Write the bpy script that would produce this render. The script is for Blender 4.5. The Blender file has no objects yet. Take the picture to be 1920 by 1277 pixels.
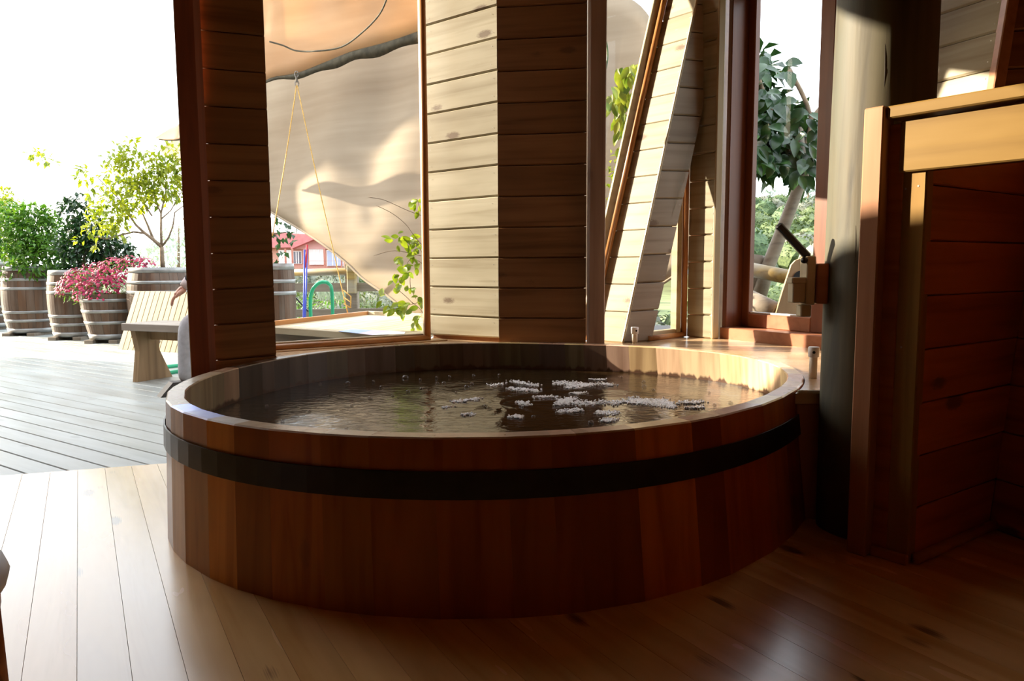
import bpy, bmesh, math, random
from mathutils import Vector, Matrix, Euler, noise
R_ = random.Random(7)
C = bpy.context.scene.collection
SC = bpy.context.scene
# ------------------------------------------------------------------ camera
F0, CXP, CYP, H = 1380.0, 960.0, 638.5, 0.85
PITCH = math.atan((638.5 - 501) / F0); ROLL = math.radians(-0.3)
FW = Vector((0, math.cos(PITCH), -math.sin(PITCH)))
UP0 = Vector((0, math.sin(PITCH), math.cos(PITCH)))
RT = Vector((1, 0, 0)) * math.cos(ROLL) + UP0 * math.sin(ROLL)
UP = UP0 * math.cos(ROLL) - Vector((1, 0, 0)) * math.sin(ROLL)
cam = bpy.data.objects.new('camera', bpy.data.cameras.new('camera')); C.objects.link(cam)
m = Matrix((RT, UP, -FW)).transposed().to_4x4(); m.translation = (0, 0, H); cam.matrix_world = m
cam.data.sensor_width = 36; cam.data.lens = F0 / 1920 * 36; cam.data.clip_end = 400; cam.data.clip_start = .05
SC.camera = cam
# ------------------------------------------------------------------ sky, sun, exposure
SUN_AZ, SUN_EL = math.radians(-72), math.radians(19)
TO_SUN = Vector((math.sin(SUN_AZ) * math.cos(SUN_EL), math.cos(SUN_AZ) * math.cos(SUN_EL), math.sin(SUN_EL)))
W = bpy.data.worlds.new('sky'); SC.world = W; W.use_nodes = True
nt = W.node_tree; bg = nt.nodes['Background']
sky = nt.nodes.new('ShaderNodeTexSky'); sky.sky_type = 'NISHITA'; sky.sun_disc = False
sky.sun_elevation = SUN_EL; sky.sun_rotation = SUN_AZ; sky.dust_density = 4.0; sky.air_density = 1.2; sky.ozone_density = 1.0
sc_ = nt.nodes.new('ShaderNodeMixRGB'); sc_.blend_type = 'MULTIPLY'; sc_.inputs[0].default_value = 1; sc_.inputs[2].default_value = (.12, .12, .12, 1)
mx = nt.nodes.new('ShaderNodeMixRGB'); mx.blend_type = 'ADD'; mx.inputs[0].default_value = 1; mx.inputs[2].default_value = (2.05, 2.16, 2.30, 1)
nt.links.new(sky.outputs[0], sc_.inputs[1]); nt.links.new(sc_.outputs[0], mx.inputs[1])
nt.links.new(mx.outputs[0], bg.inputs[0]); bg.inputs[1].default_value = 1.0
sun = bpy.data.objects.new('sun', bpy.data.lights.new('sun', 'SUN')); C.objects.link(sun)
sun.data.energy = 11.5; sun.data.angle = math.radians(.53); sun.data.color = (1, .86, .66)
sun.rotation_euler = (-TO_SUN).to_track_quat('-Z', 'Y').to_euler()
SC.view_settings.view_transform = 'Standard'; SC.view_settings.look = 'None'
SC.view_settings.gamma = 1; SC.view_settings.use_curve_mapping = False; SC.view_settings.exposure = 0.6
try:
    SC.cycles.max_bounces = 10; SC.cycles.diffuse_bounces = 6; SC.cycles.transparent_max_bounces = 16
    SC.cycles.sample_clamp_indirect = 8; SC.cycles.caustics_reflective = False; SC.cycles.caustics_refractive = False
except Exception: pass

# ------------------------------------------------------------------ projection of photo points to places
def ray(px, py): return FW + RT * ((px - CXP) / F0) - UP * ((py - CYP) / F0)
def at(px, py, z):                     # point of a level plane
    d = ray(px, py); t = (z - H) / d.z; return Vector((0, 0, H)) + d * t
def far(px, py, y):                    # point at a distance y in front of the camera
    d = ray(px, py); return Vector((0, 0, H)) + d * (y / d.y)
def lerp(a, b, t): return a + (b - a) * t
def V(*a): return Vector(a)

# ------------------------------------------------------------------ objects
def mesh_obj(name, verts, faces, mats, parent=None, mi=None, smooth=False, loc=None):
    me = bpy.data.meshes.new(name); me.from_pydata([tuple(v) for v in verts], [], faces)
    for m_ in (mats if isinstance(mats, (list, tuple)) else [mats]): me.materials.append(m_)
    if mi: me.polygons.foreach_set('material_index', mi)
    if smooth: me.polygons.foreach_set('use_smooth', [True] * len(me.polygons))
    o = bpy.data.objects.new(name, me); C.objects.link(o)
    if parent is not None: o.parent = parent
    if loc is not None: o.location = loc
    return o
def tag(o, label, cat, group=None, kind=None):
    o['label'] = label; o['category'] = cat
    if group: o['group'] = group
    if kind: o['kind'] = kind
    return o
def empty(name, loc=(0, 0, 0), rz=0):
    o = bpy.data.objects.new(name, None); C.objects.link(o); o.location = loc; o.rotation_euler = (0, 0, rz); o.empty_display_size = .1
    return o
class MB:
    """collects pieces of ONE mesh"""
    def __init__(s): s.v, s.f, s.m = [], [], []
    def add(s, vs, fs, mi=0):
        b = len(s.v); s.v += [Vector(v) for v in vs]; s.f += [tuple(b + i for i in f) for f in fs]; s.m += [mi] * len(fs); return s
    def box(s, a, b, bev=0, M=None, mi=0):
        x0, y0, z0 = a; x1, y1, z1 = b
        if bev <= 0:
            vs = [V(x, y, z) for z in (z0, z1) for y in (y0, y1) for x in (x0, x1)]
            fs = [(0, 2, 3, 1), (4, 5, 7, 6), (0, 1, 5, 4), (2, 6, 7, 3), (0, 4, 6, 2), (1, 3, 7, 5)]
        else:
            vs, fs = chamfer_box(V(*a), V(*b), bev)
        if M is not None: vs = [M @ v for v in vs]
        return s.add(vs, fs, mi)
    def prism(s, poly, z0, z1, mi=0, M=None):     # poly in xy
        n = len(poly)
        vs = [V(p[0], p[1], z0) for p in poly] + [V(p[0], p[1], z1) for p in poly]
        fs = [tuple(range(n - 1, -1, -1)), tuple(range(n, 2 * n))] + [(i, (i + 1) % n, n + (i + 1) % n, n + i) for i in range(n)]
        if M is not None: vs = [M @ v for v in vs]
        return s.add(vs, fs, mi)
    def loft(s, rings, cap=True, mi=0, closed=True):
        n = len(rings[0]); vs = [p for r in rings for p in r]; fs = []
        for k in range(len(rings) - 1):
            for i in range(n if closed else n - 1):
                j = (i + 1) % n; fs.append((k * n + i, k * n + j, (k + 1) * n + j, (k + 1) * n + i))
        if cap and closed: fs += [tuple(range(n - 1, -1, -1)), tuple((len(rings) - 1) * n + i for i in range(n))]
        return s.add(vs, fs, mi)
    def tube(s, pts, r, n=8, mi=0, cap=True):
        pts = [Vector(p) for p in pts]; rr = r if isinstance(r, (list, tuple)) else [r] * len(pts)
        rings = []; prev = None
        for i, p in enumerate(pts):
            d = (pts[min(i + 1, len(pts) - 1)] - pts[max(i - 1, 0)]).normalized()
            if prev is None:
                a = d.cross(V(0, 0, 1) if abs(d.z) < .9 else V(1, 0, 0)).normalized()
            else:
                a = (prev - d * prev.dot(d)); a = a.normalized() if a.length > 1e-6 else d.orthogonal().normalized()
            prev = a; b = d.cross(a)
            rings.append([p + (a * math.cos(2 * math.pi * k / n) + b * math.sin(2 * math.pi * k / n)) * rr[i] for k in range(n)])
        return s.loft(rings, cap, mi)
    def lathe(s, prof, n=24, c=V(0, 0, 0), mi=0, cap=True, wob=None):
        rings = []
        for r, z in prof:
            rings.append([V(c[0] + r * math.cos(2 * math.pi * k / n) * (wob(k, z) if wob else 1), c[1] + r * math.sin(2 * math.pi * k / n) * (wob(k, z) if wob else 1), c[2] + z) for k in range(n)])
        return s.loft(rings, cap, mi)
    def build(s, name, mats, parent=None, smooth=False, loc=None):
        o = mesh_obj(name, s.v, s.f, mats, parent, s.m if any(s.m) else None, smooth, loc)
        return o
def chamfer_box(a, b, c):
    bm = bmesh.new(); bmesh.ops.create_cube(bm, size=1)
    for v in bm.verts: v.co = V(*(a[i] if v.co[i] < 0 else b[i] for i in range(3)))
    c = min(c, .45 * min(b[i] - a[i] for i in range(3)))
    bmesh.ops.bevel(bm, geom=bm.edges[:], offset=c, segments=1, affect='EDGES')
    bm.verts.index_update(); vs = [v.co.copy() for v in bm.verts]; fs = [tuple(v.index for v in f.verts) for f in bm.faces]; bm.free()
    return vs, fs
def frameM(p, ex, ez=V(0, 0, 1)):      # local frame: x along ex, z along ez, y = z × x
    ex = Vector(ex).normalized(); ez = Vector(ez); ez = (ez - ex * ez.dot(ex)).normalized(); ey = ez.cross(ex)
    M = Matrix((ex, ey, ez)).transposed().to_4x4(); M.translation = p; return M
def beam(name, p0, p1, w, h, mat, parent=None, bev=.004, up=V(0, 0, 1)):   # squared bar between two points, centred
    p0, p1 = Vector(p0), Vector(p1); M = frameM(p0, p1 - p0, up); L = (p1 - p0).length
    o = MB().box((0, -w / 2, -h / 2), (L, w / 2, h / 2), bev).build(name, mat, None)
    o.matrix_world = M
    if parent is not None: o.parent = parent; o.matrix_parent_inverse = parent.matrix_world.inverted() if parent.matrix_world != Matrix() else Matrix()
    return o
def clip(poly, n, d):                  # keep n·p <= d
    out = []
    for i in range(len(poly)):
        a, b = poly[i], poly[(i + 1) % len(poly)]; da = n.dot(a) - d; db = n.dot(b) - d
        if da <= 0: out.append(a)
        if (da < 0 < db) or (db < 0 < da): out.append(a + (b - a) * (da / (da - db)))
    return out

# ------------------------------------------------------------------ materials
def nodes_of(name):
    m_ = bpy.data.materials.new(name); m_.use_nodes = True; t = m_.node_tree
    return m_, t, t.nodes['Principled BSDF']
def L(t, a, b): t.links.new(a, b)
def nn(t, k, **kw):
    n = t.nodes.new('ShaderNode' + k)
    for a, b in kw.items(): setattr(n, a, b)
    return n
def ramp(t, fac, stops):
    r = nn(t, 'ValToRGB'); e = r.color_ramp.elements
    while len(e) < len(stops): e.new(.5)
    for i, (p, c) in enumerate(stops): e[i].position = p; e[i].color = (*c, 1)
    L(t, fac, r.inputs[0]); return r.outputs[0]
def vec_scaled(t, axis, along, across, rnd=True):
    tc = nn(t, 'TexCoord'); mp = nn(t, 'VectorMath', operation='MULTIPLY'); s_ = [across] * 3; s_['XYZ'.index(axis)] = along
    src = tc.outputs['Object']
    if rnd:
        oi = nn(t, 'ObjectInfo'); ml = nn(t, 'MATH' if False else 'Math', operation='MULTIPLY'); ml.inputs[1].default_value = 53.7
        L(t, oi.outputs['Random'], ml.inputs[0]); ad = nn(t, 'VectorMath', operation='ADD')
        L(t, src, ad.inputs[0]); L(t, ml.outputs[0], ad.inputs[1]); src = ad.outputs[0]
    L(t, src, mp.inputs[0]); mp.inputs[1].default_value = s_; return mp.outputs[0]
def mul(t, c, v, f=1.0, mode='MULTIPLY'):
    n = nn(t, 'MixRGB', blend_type=mode); n.inputs[0].default_value = f; L(t, c, n.inputs[1])
    if isinstance(v, tuple): n.inputs[2].default_value = (*v, 1)
    else: L(t, v, n.inputs[2])
    return n.outputs[0]
def wood(name, base, dark, axis='X', rough=.5, knots=.5, var=.25, grain=22, spec=.4, bump=.15, coat=0, knotcol=(.10, .045, .02), grey=None, along=1.0):
    m_, t, b = nodes_of(name)
    n1 = nn(t, 'TexNoise'); n1.inputs['Scale'].default_value = 1; n1.inputs['Detail'].default_value = 5; n1.inputs['Distortion'].default_value = .6
    L(t, vec_scaled(t, axis, along, grain), n1.inputs['Vector'])
    n2 = nn(t, 'TexNoise'); n2.inputs['Scale'].default_value = 1; n2.inputs['Detail'].default_value = 3
    L(t, vec_scaled(t, axis, 1.6, 5.5), n2.inputs['Vector'])
    mid = tuple(.5 * (x + y) for x, y in zip(base, dark))
    col = ramp(t, n1.outputs[0], [(.28, dark), (.48, mid if False else tuple(.75 * x + .25 * y for x, y in zip(base, dark))), (.62, base)])
    c2 = ramp(t, n2.outputs[0], [(.3, (.72, .68, .62)), (.6, (1.05, 1.05, 1.05))])
    col = mul(t, col, c2, .75)
    oi = nn(t, 'ObjectInfo')
    rv = ramp(t, oi.outputs['Random'], [(0, (1 - var, 1 - var * 1.15, 1 - var * 1.3)), (1, (1.0 + var * .3, 1.0 + var * .3, 1.0 + var * .3))])
    col = mul(t, col, rv); col = mul(t, col, oi.outputs['Color'])
    if knots > 0:
        vo = nn(t, 'TexVoronoi'); vo.inputs['Scale'].default_value = 1; L(t, vec_scaled(t, axis, 2.6, 6.0), vo.inputs['Vector'])
        no = nn(t, 'TexNoise'); no.inputs['Scale'].default_value = 30
        ad = nn(t, 'Math', operation='MULTIPLY_ADD'); L(t, no.outputs[0], ad.inputs[0]); ad.inputs[1].default_value = .10; L(t, vo.outputs['Distance'], ad.inputs[2])
        k = nn(t, 'MapRange'); k.inputs['From Min'].default_value = .11 + .05 * knots; k.inputs['From Max'].default_value = .16 + .06 * knots; k.inputs['To Min'].default_value = knots; k.inputs['To Max'].default_value = 0
        L(t, ad.outputs[0], k.inputs['Value'])
        km = nn(t, 'MixRGB'); L(t, k.outputs[0], km.inputs[0]); L(t, col, km.inputs[1]); km.inputs[2].default_value = (*knotcol, 1); col = km.outputs[0]
    if grey:
        n3 = nn(t, 'TexNoise'); n3.inputs['Scale'].default_value = 1; n3.inputs['Detail'].default_value = 6; L(t, vec_scaled(t, axis, 2.2, 7), n3.inputs['Vector'])
        gm = nn(t, 'MapRange'); gm.inputs['From Min'].default_value = .42; gm.inputs['From Max'].default_value = .62; gm.inputs['To Max'].default_value = grey[3]
        L(t, n3.outputs[0], gm.inputs['Value']); g_ = nn(t, 'MixRGB'); L(t, gm.outputs[0], g_.inputs[0]); L(t, col, g_.inputs[1]); g_.inputs[2].default_value = (*grey[:3], 1); col = g_.outputs[0]
    L(t, col, b.inputs['Base Color'])
    rr = nn(t, 'MapRange'); rr.inputs['To Min'].default_value = rough - .08; rr.inputs['To Max'].default_value = rough + .10; L(t, n2.outputs[0], rr.inputs['Value']); L(t, rr.outputs[0], b.inputs['Roughness'])
    b.inputs['Specular IOR Level'].default_value = spec
    if coat: b.inputs['Coat Weight'].default_value = coat; b.inputs['Coat Roughness'].default_value = .18
    if bump:
        bp = nn(t, 'Bump'); bp.inputs['Strength'].default_value = bump; bp.inputs['Distance'].default_value = .004; L(t, n1.outputs[0], bp.inputs['Height']); L(t, bp.outputs[0], b.inputs['Normal'])
    return m_
def plain(name, col, rough=.5, metal=0, spec=.5, noise_amt=.0, nscale=20, bump=0, trans=0):
    m_, t, b = nodes_of(name)
    b.inputs['Roughness'].default_value = rough; b.inputs['Metallic'].default_value = metal; b.inputs['Specular IOR Level'].default_value = spec
    n = nn(t, 'TexNoise'); n.inputs['Scale'].default_value = nscale; n.inputs['Detail'].default_value = 4
    tc = nn(t, 'TexCoord'); L(t, tc.outputs['Object'], n.inputs['Vector'])
    lo = tuple(c * (1 - noise_amt) for c in col); hi = tuple(min(1, c * (1 + noise_amt)) for c in col)
    col_ = ramp(t, n.outputs[0], [(.3, lo), (.7, hi)]); oi = nn(t, 'ObjectInfo')
    L(t, mul(t, col_, oi.outputs['Color']), b.inputs['Base Color'])
    if bump:
        bp = nn(t, 'Bump'); bp.inputs['Strength'].default_value = bump; bp.inputs['Distance'].default_value = .01; L(t, n.outputs[0], bp.inputs['Height']); L(t, bp.outputs[0], b.inputs['Normal'])
    return m_
def leafmat(name, c1, c2, trans=.4, rough=.35):
    m_, t, b = nodes_of(name); out = t.nodes['Material Output']
    n = nn(t, 'TexNoise'); n.inputs['Scale'].default_value = 9; n.inputs['Detail'].default_value = 3
    tc = nn(t, 'TexCoord'); oi = nn(t, 'ObjectInfo'); ad = nn(t, 'VectorMath', operation='ADD')
    L(t, tc.outputs['Object'], ad.inputs[0]); ml = nn(t, 'Math', operation='MULTIPLY'); ml.inputs[1].default_value = 31; L(t, oi.outputs['Random'], ml.inputs[0]); L(t, ml.outputs[0], ad.inputs[1]); L(t, ad.outputs[0], n.inputs['Vector'])
    col = ramp(t, n.outputs[0], [(.34, c1), (.64, c2)]); L(t, col, b.inputs['Base Color']); b.inputs['Roughness'].default_value = rough
    tr = nn(t, 'BsdfTranslucent'); tcol = mul(t, col, (1.5, 1.6, .5), .8); L(t, tcol, tr.inputs[0])
    ms = nn(t, 'MixShader'); ms.inputs[0].default_value = trans; L(t, b.outputs[0], ms.inputs[1]); L(t, tr.outputs[0], ms.inputs[2]); L(t, ms.outputs[0], out.inputs[0])
    return m_
def glassmat(name, tint=(.97, .98, .98), refl=1.0):
    m_, t, b = nodes_of(name); out = t.nodes['Material Output']
    tr = nn(t, 'BsdfTransparent'); tr.inputs[0].default_value = (*tint, 1)
    gl = nn(t, 'BsdfGlossy'); gl.inputs['Roughness'].default_value = .0
    lw = nn(t, 'LayerWeight'); lw.inputs[0].default_value = .25; sc = nn(t, 'Math', operation='MULTIPLY'); sc.inputs[1].default_value = refl * .6; L(t, lw.outputs['Fresnel'], sc.inputs[0])
    ms = nn(t, 'MixShader'); L(t, sc.outputs[0], ms.inputs[0]); L(t, tr.outputs[0], ms.inputs[1]); L(t, gl.outputs[0], ms.inputs[2]); L(t, ms.outputs[0], out.inputs[0])
    return m_
def clothmat(name, c1, c2, trans=.35, bands=0):
    m_, t, b = nodes_of(name); out = t.nodes['Material Output']; tc = nn(t, 'TexCoord')
    mp = nn(t, 'Mapping'); mp.inputs['Rotation'].default_value = (0, math.radians(16), 0); mp.inputs['Scale'].default_value = (.5, .5, 9); L(t, tc.outputs['Object'], mp.inputs[0])
    n = nn(t, 'TexNoise'); n.inputs['Scale'].default_value = 1.4; n.inputs['Detail'].default_value = 6; L(t, mp.outputs[0], n.inputs['Vector'])
    n2 = nn(t, 'TexNoise'); n2.inputs['Scale'].default_value = 1.1; n2.inputs['Detail'].default_value = 5; L(t, tc.outputs['Object'], n2.inputs['Vector'])
    col = ramp(t, n.outputs[0], [(.3, c1), (.7, c2)]); col = mul(t, col, ramp(t, n2.outputs[0], [(.3, (.86, .84, .82)), (.65, (1, 1, 1))]))
    L(t, col, b.inputs['Base Color']); b.inputs['Roughness'].default_value = .8; b.inputs['Specular IOR Level'].default_value = .2
    tr = nn(t, 'BsdfTranslucent'); L(t, mul(t, col, (1.0, .9, .78)), tr.inputs[0])
    bp = nn(t, 'Bump'); bp.inputs['Strength'].default_value = .25; bp.inputs['Distance'].default_value = .03; L(t, n2.outputs[0], bp.inputs['Height']); L(t, bp.outputs[0], b.inputs['Normal'])
    ms = nn(t, 'MixShader'); ms.inputs[0].default_value = trans; L(t, b.outputs[0], ms.inputs[1]); L(t, tr.outputs[0], ms.inputs[2]); L(t, ms.outputs[0], out.inputs[0])
    return m_

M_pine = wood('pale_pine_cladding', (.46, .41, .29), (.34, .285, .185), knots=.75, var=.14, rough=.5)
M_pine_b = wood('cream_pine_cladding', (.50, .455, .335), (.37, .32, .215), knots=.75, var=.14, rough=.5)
M_pine_shade = wood('shade_toned_pine', (.30, .145, .056), (.17, .072, .024), knots=.6, var=.2, rough=.45)  # same pine as the pale faces, with shade put into its colour
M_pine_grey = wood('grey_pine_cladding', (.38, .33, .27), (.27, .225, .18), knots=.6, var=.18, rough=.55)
M_floor = wood('varnished_pine_floor', (.86, .55, .23), (.68, .38, .12), knots=.8, var=.12, rough=.24, grain=12, coat=.4, bump=.03, spec=.45)
M_deck = wood('weathered_deck', (.40, .44, .425), (.31, .345, .335), knots=.3, var=.10, rough=.38, grain=16, spec=.5, bump=.15, knotcol=(.10, .10, .10))
M_stave = wood('red_cedar_stave', (.66, .20, .028), (.42, .10, .011), axis='Z', knots=.3, var=.35, rough=.36, grain=18, bump=.05)
M_rim = wood('oiled_rim_wood', (.82, .58, .38), (.64, .42, .25), axis='Z', knots=.2, var=.12, rough=.27, grain=20, bump=.05)
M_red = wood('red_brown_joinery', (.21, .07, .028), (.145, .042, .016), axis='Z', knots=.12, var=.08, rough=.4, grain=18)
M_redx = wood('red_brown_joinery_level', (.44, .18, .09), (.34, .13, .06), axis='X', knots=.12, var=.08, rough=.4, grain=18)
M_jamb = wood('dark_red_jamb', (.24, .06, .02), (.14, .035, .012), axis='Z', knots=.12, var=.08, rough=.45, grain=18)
M_trim = wood('round_trim_wood', (.50, .22, .075), (.34, .13, .04), axis='Z', knots=.15, var=.1, rough=.38, grain=18)
M_trimx = wood('round_trim_wood_level', (.52, .25, .09), (.36, .15, .05), axis='X', knots=.15, var=.1, rough=.38, grain=18)
M_bead = wood('pale_bead_wood', (.58, .50, .34), (.46, .37, .22), axis='Z', knots=.1, var=.08, rough=.5, grain=20)
M_beadx = wood('pale_bead_wood_level', (.58, .50, .34), (.46, .37, .22), axis='X', knots=.1, var=.08, rough=.5, grain=20)
M_ledge = wood('pale_ledge_wood', (.62, .43, .25), (.46, .29, .15), axis='X', knots=.4, var=.1, rough=.25, grain=9, coat=.3, bump=.03)
M_post = wood('weathered_round_post', (.12, .104, .062), (.03, .024, .015), axis='Z', knots=.9, var=.1, rough=.6, grain=15, grey=(.085, .092, .07, .75), bump=.5, along=1.4)
M_pinkstud = wood('pinkish_stud', (.48, .24, .13), (.34, .15, .07), axis='Z', knots=.3, var=.1, rough=.42)
M_gold = wood('golden_stud', (.37, .22, .065), (.24, .13, .034), axis='Z', knots=.6, var=.1, rough=.36)
M_goldx = wood('golden_rail', (.30, .185, .055), (.20, .115, .032), axis='X', knots=.5, var=.1, rough=.36)
M_dark = wood('dark_cabin_boards', (.56, .185, .042), (.34, .095, .02), knots=.8, var=.25, rough=.38)
M_cool_lit = wood('cool_lit_post_board', (.36, .25, .20), (.25, .16, .12), axis='Z', knots=.5, var=.1, rough=.5)  # mauve tint stands for cool light falling on this board
M_room = wood('room_wall_boards', (.34, .15, .055), (.22, .09, .03), knots=.4, var=.2)
M_panel = wood('pale_lid_boards', (.40, .32, .18), (.32, .24, .125), axis='Z', knots=.5, var=.14, rough=.6)
M_bench = wood('weathered_bench_wood', (.40, .36, .31), (.28, .24, .195), knots=.4, var=.15, rough=.6)
M_benchleg = wood('brown_bench_leg', (.42, .29, .16), (.26, .17, .085), axis='Z', knots=.4, var=.15, rough=.6)
M_barrel = wood('barrel_oak', (.105, .055, .029), (.05, .027, .015), axis='Z', knots=.1, var=.2, rough=.5, grain=17, grey=(.135, .105, .08, .5))
M_hoop = plain('galvanised_hoop', (.26, .26, .25), .45, .5, noise_amt=.25, nscale=9)
M_band = plain('black_steel_band', (.018, .017, .017), .38, .3, noise_amt=.4, nscale=14)
M_black = plain('black_plastic', (.012, .012, .014), .35)
M_pvc = plain('cream_pvc', (.80, .74, .64), .32)
M_pvcw = plain('white_pvc', (.86, .86, .88), .3)
M_hole = plain('dark_hole', (.01, .01, .012), .8)
M_nail = plain('steel_nail_head', (.42, .40, .36), .4, .5)
M_glass = glassmat('window_glass')
M_sail = clothmat('sand_sail_cloth', (.37, .30, .215), (.44, .365, .27), .18)
M_sail2 = clothmat('peach_sail_cloth', (.74, .58, .42), (.82, .68, .52), .6)
M_hem = plain('dark_olive_hem', (.075, .068, .045), .8, noise_amt=.4)
M_rope = plain('yellow_rope', (.60, .38, .10), .7, noise_amt=.3, nscale=60)
M_steel = plain('grey_steel', (.25, .24, .22), .4, .8)
M_bark = plain('bark', (.20, .145, .095), .85, noise_amt=.4, nscale=18, bump=.4)
M_log = wood('honey_log', (.42, .30, .10), (.25, .16, .045), axis='X', knots=.3, var=.2, rough=.5, grey=(.28, .27, .24, .7))
M_rail = wood('grey_rail_wood', (.26, .22, .17), (.16, .13, .10), axis='X', knots=.4, var=.2, rough=.65)
M_soil = plain('soil', (.05, .035, .022), .95, noise_amt=.5, nscale=40)
M_green_hose = plain('green_hose', (.01, .34, .17), .4)
M_blue = plain('blue_plastic', (.06, .10, .62), .4)
M_redp = plain('red_plastic', (.62, .04, .06), .4)
M_lf_lime = leafmat('lime_leaf', (.14, .21, .015), (.36, .385, .032), .42)
M_lf_mid = leafmat('mid_green_leaf', (.035, .125, .014), (.13, .26, .03), .28)
M_lf_deep = leafmat('deep_green_leaf', (.007, .034, .012), (.026, .075, .018), .16, .28)
M_lf_vine = leafmat('vine_leaf', (.10, .18, .015), (.26, .32, .035), .4)
M_lf_hang = leafmat('hanging_leaf', (.08, .15, .02), (.30, .32, .05), .35)
M_blossom = plain('pink_petals', (.42, .015, .085), .6, noise_amt=.4, nscale=12)
M_ground = plain('grassy_ground', (.16, .19, .07), .95, noise_amt=.4, nscale=.8)
M_canopy = leafmat('bush_canopy', (.045, .075, .024), (.12, .165, .055), .12, .7)
M_canopy2 = leafmat('grey_scrub', (.13, .14, .10), (.20, .21, .155), .08, .8)
M_haze = leafmat('hazed_far_foliage', (.34, .42, .40), (.46, .54, .50), .1, .9)  # distance haze put into the leaf colour
# ------------------------------------------------------------------ the building: base lines (ledge level 0.43, rim 0.44)
ZR, ZL = 0.44, 0.43
TOP = 2.75
def onplane(px, py, a, b):             # where the line of sight meets the upright plane through a and b
    d = ray(px, py); n = V(-(b[1] - a[1]), b[0] - a[0], 0); t = (n.dot(V(a[0], a[1], 0) - V(0, 0, H))) / n.dot(d)
    return V(0, 0, H) + d * t
def plank(mat, parent, bl, br, tr, tl, gap=.004, bev=.008, thick=.022, name='plank', jit=0):
    ex = (br - bl).normalized(); n = ex.cross(tl - bl).normalized()
    if n.dot(V(0, 0, H) - bl) < 0: n = -n
    ey = n.cross(ex)
    if ey.dot(tl - bl) < 0: ey = -ey
    Mx = Matrix((ex, ey, n)).transposed().to_4x4(); Mx.translation = bl + n * jit; Mi = Mx.inverted()
    q = [Mi @ (p + n * jit) for p in (bl, br, tr, tl)]
    vs = []
    hl = (q[3] - q[0]).length; hr = (q[2] - q[1]).length
    for (a, b, h) in ((q[0], q[3], hl), (q[1], q[2], hr)):
        d = (b - a) / h
        for s, z in ((gap / 2, -thick), (gap / 2, -bev * .9), (gap / 2 + bev, 0), (h - gap / 2 - bev * .5, 0), (h - gap / 2, -bev * .5), (h - gap / 2, -thick)):
            vs.append(a + d * s + V(0, 0, z))
    fs = [(i, (i + 1) % 6, 6 + (i + 1) % 6, 6 + i) for i in range(6)] + [tuple(range(5, -1, -1)), tuple(range(6, 12))]
    o = mesh_obj(name, vs, fs, mat, None); o.matrix_world = Mx; o.parent = parent
    return o
def edge_at(e, z): t = (z - e[0].z) / (e[1].z - e[0].z); return e[0] + (e[1] - e[0]) * t
def cladding(parent, Le, Re, zl, zr, mat, nails=True, **kw):
    out = []
    for k in range(len(zl) - 1):
        jit = R_.uniform(-.0012, .0012)
        o = plank(mat, parent, edge_at(Le, zl[k]), edge_at(Re, zr[k]), edge_at(Re, zr[k + 1]), edge_at(Le, zl[k + 1]), jit=jit, **kw); out.append(o)
    if nails:
        mb = MB(); nrm = (edge_at(Re, zr[0]) - edge_at(Le, zl[0])).cross(V(0, 0, 1)).normalized()
        if nrm.dot(V(0, 0, H) - edge_at(Le, zl[0])) < 0: nrm = -nrm
        for k in range(len(zl) - 1):
            for e, ts in ((0, .07), (1, .93)):
                for f in (.22, .78):
                    a = edge_at(Le, lerp(zl[k], zl[k + 1], f)); b = edge_at(Re, lerp(zr[k], zr[k + 1], f)); p = a + (b - a) * (ts + R_.uniform(-.01, .01)) + nrm * .0008
                    ax = (b - a).normalized(); up = nrm.cross(ax); r = .0028
                    ring = [p + (ax * math.cos(i * math.pi / 3) + up * math.sin(i * math.pi / 3)) * r + nrm * .0012 for i in range(6)]
                    mb.add(ring, [tuple(range(6))])
        o = mb.build('nails', M_nail, parent); o['kind'] = 'stuff'
    return out
def body(parent, name, poly, z0, z1, mat):          # solid backing inside a wall
    return MB().prism(poly, z0, z1).build(name, mat, parent)
def seams(z0, pitch, lo, hi):
    zs = [lo]; k = math.ceil((lo - z0) / pitch + 1e-6); z = z0 + k * pitch
    while z < hi:
        if z - zs[-1] > .02: zs.append(z)
        z += pitch
    return zs + [hi]
def struct(name, label, cat): o = empty(name); o['kind'] = 'structure'; o['label'] = label; o['category'] = cat; return o
def U(p, z): return V(p[0], p[1], z)
def vedge(p, z0=0, z1=TOP): return (U(p, z0), U(p, z1))

# --- wall A, left of the first window
A0, A1 = V(-1.375, 3.335, 0), V(-1.119, 3.469, 0)
wl = struct('wall_left', 'boarded wall strip with shade coloured in, between the open doorway and the sail window', 'wall')
zA = onplane(500, 602.6 + .0, A0, A1).z
zr_ = seams(zA, .1625, 0, TOP); zl_ = [z - .010 if 0 < i < len(zr_) - 1 else z for i, z in enumerate(zr_)]
cladding(wl, vedge(A0), vedge(A1), zl_, zr_, M_pine_shade, nails=False)
body(wl, 'wall_core', [(-1.36, 3.375), (-1.128, 3.492), (-1.21, 3.62), (-1.42, 3.50)], 0, TOP, M_room)
# door jamb
dj = struct('trim_1', 'dark red-brown upright door jamb at the open doorway', 'door jamb')
MB().prism([(-1.405, 3.20), (-1.345, 3.245), (-1.345, 3.318), (-1.428, 3.26)], 0, TOP).build('jamb_post', M_jamb, dj)
MB().prism([(-1.4285, 3.262), (-1.406, 3.202), (-1.4095, 3.2015), (-1.435, 3.262)], 0, TOP).build('jamb_lit_edge', M_bead, dj)  # pale strip added: sky light on the jamb's side as colour
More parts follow.
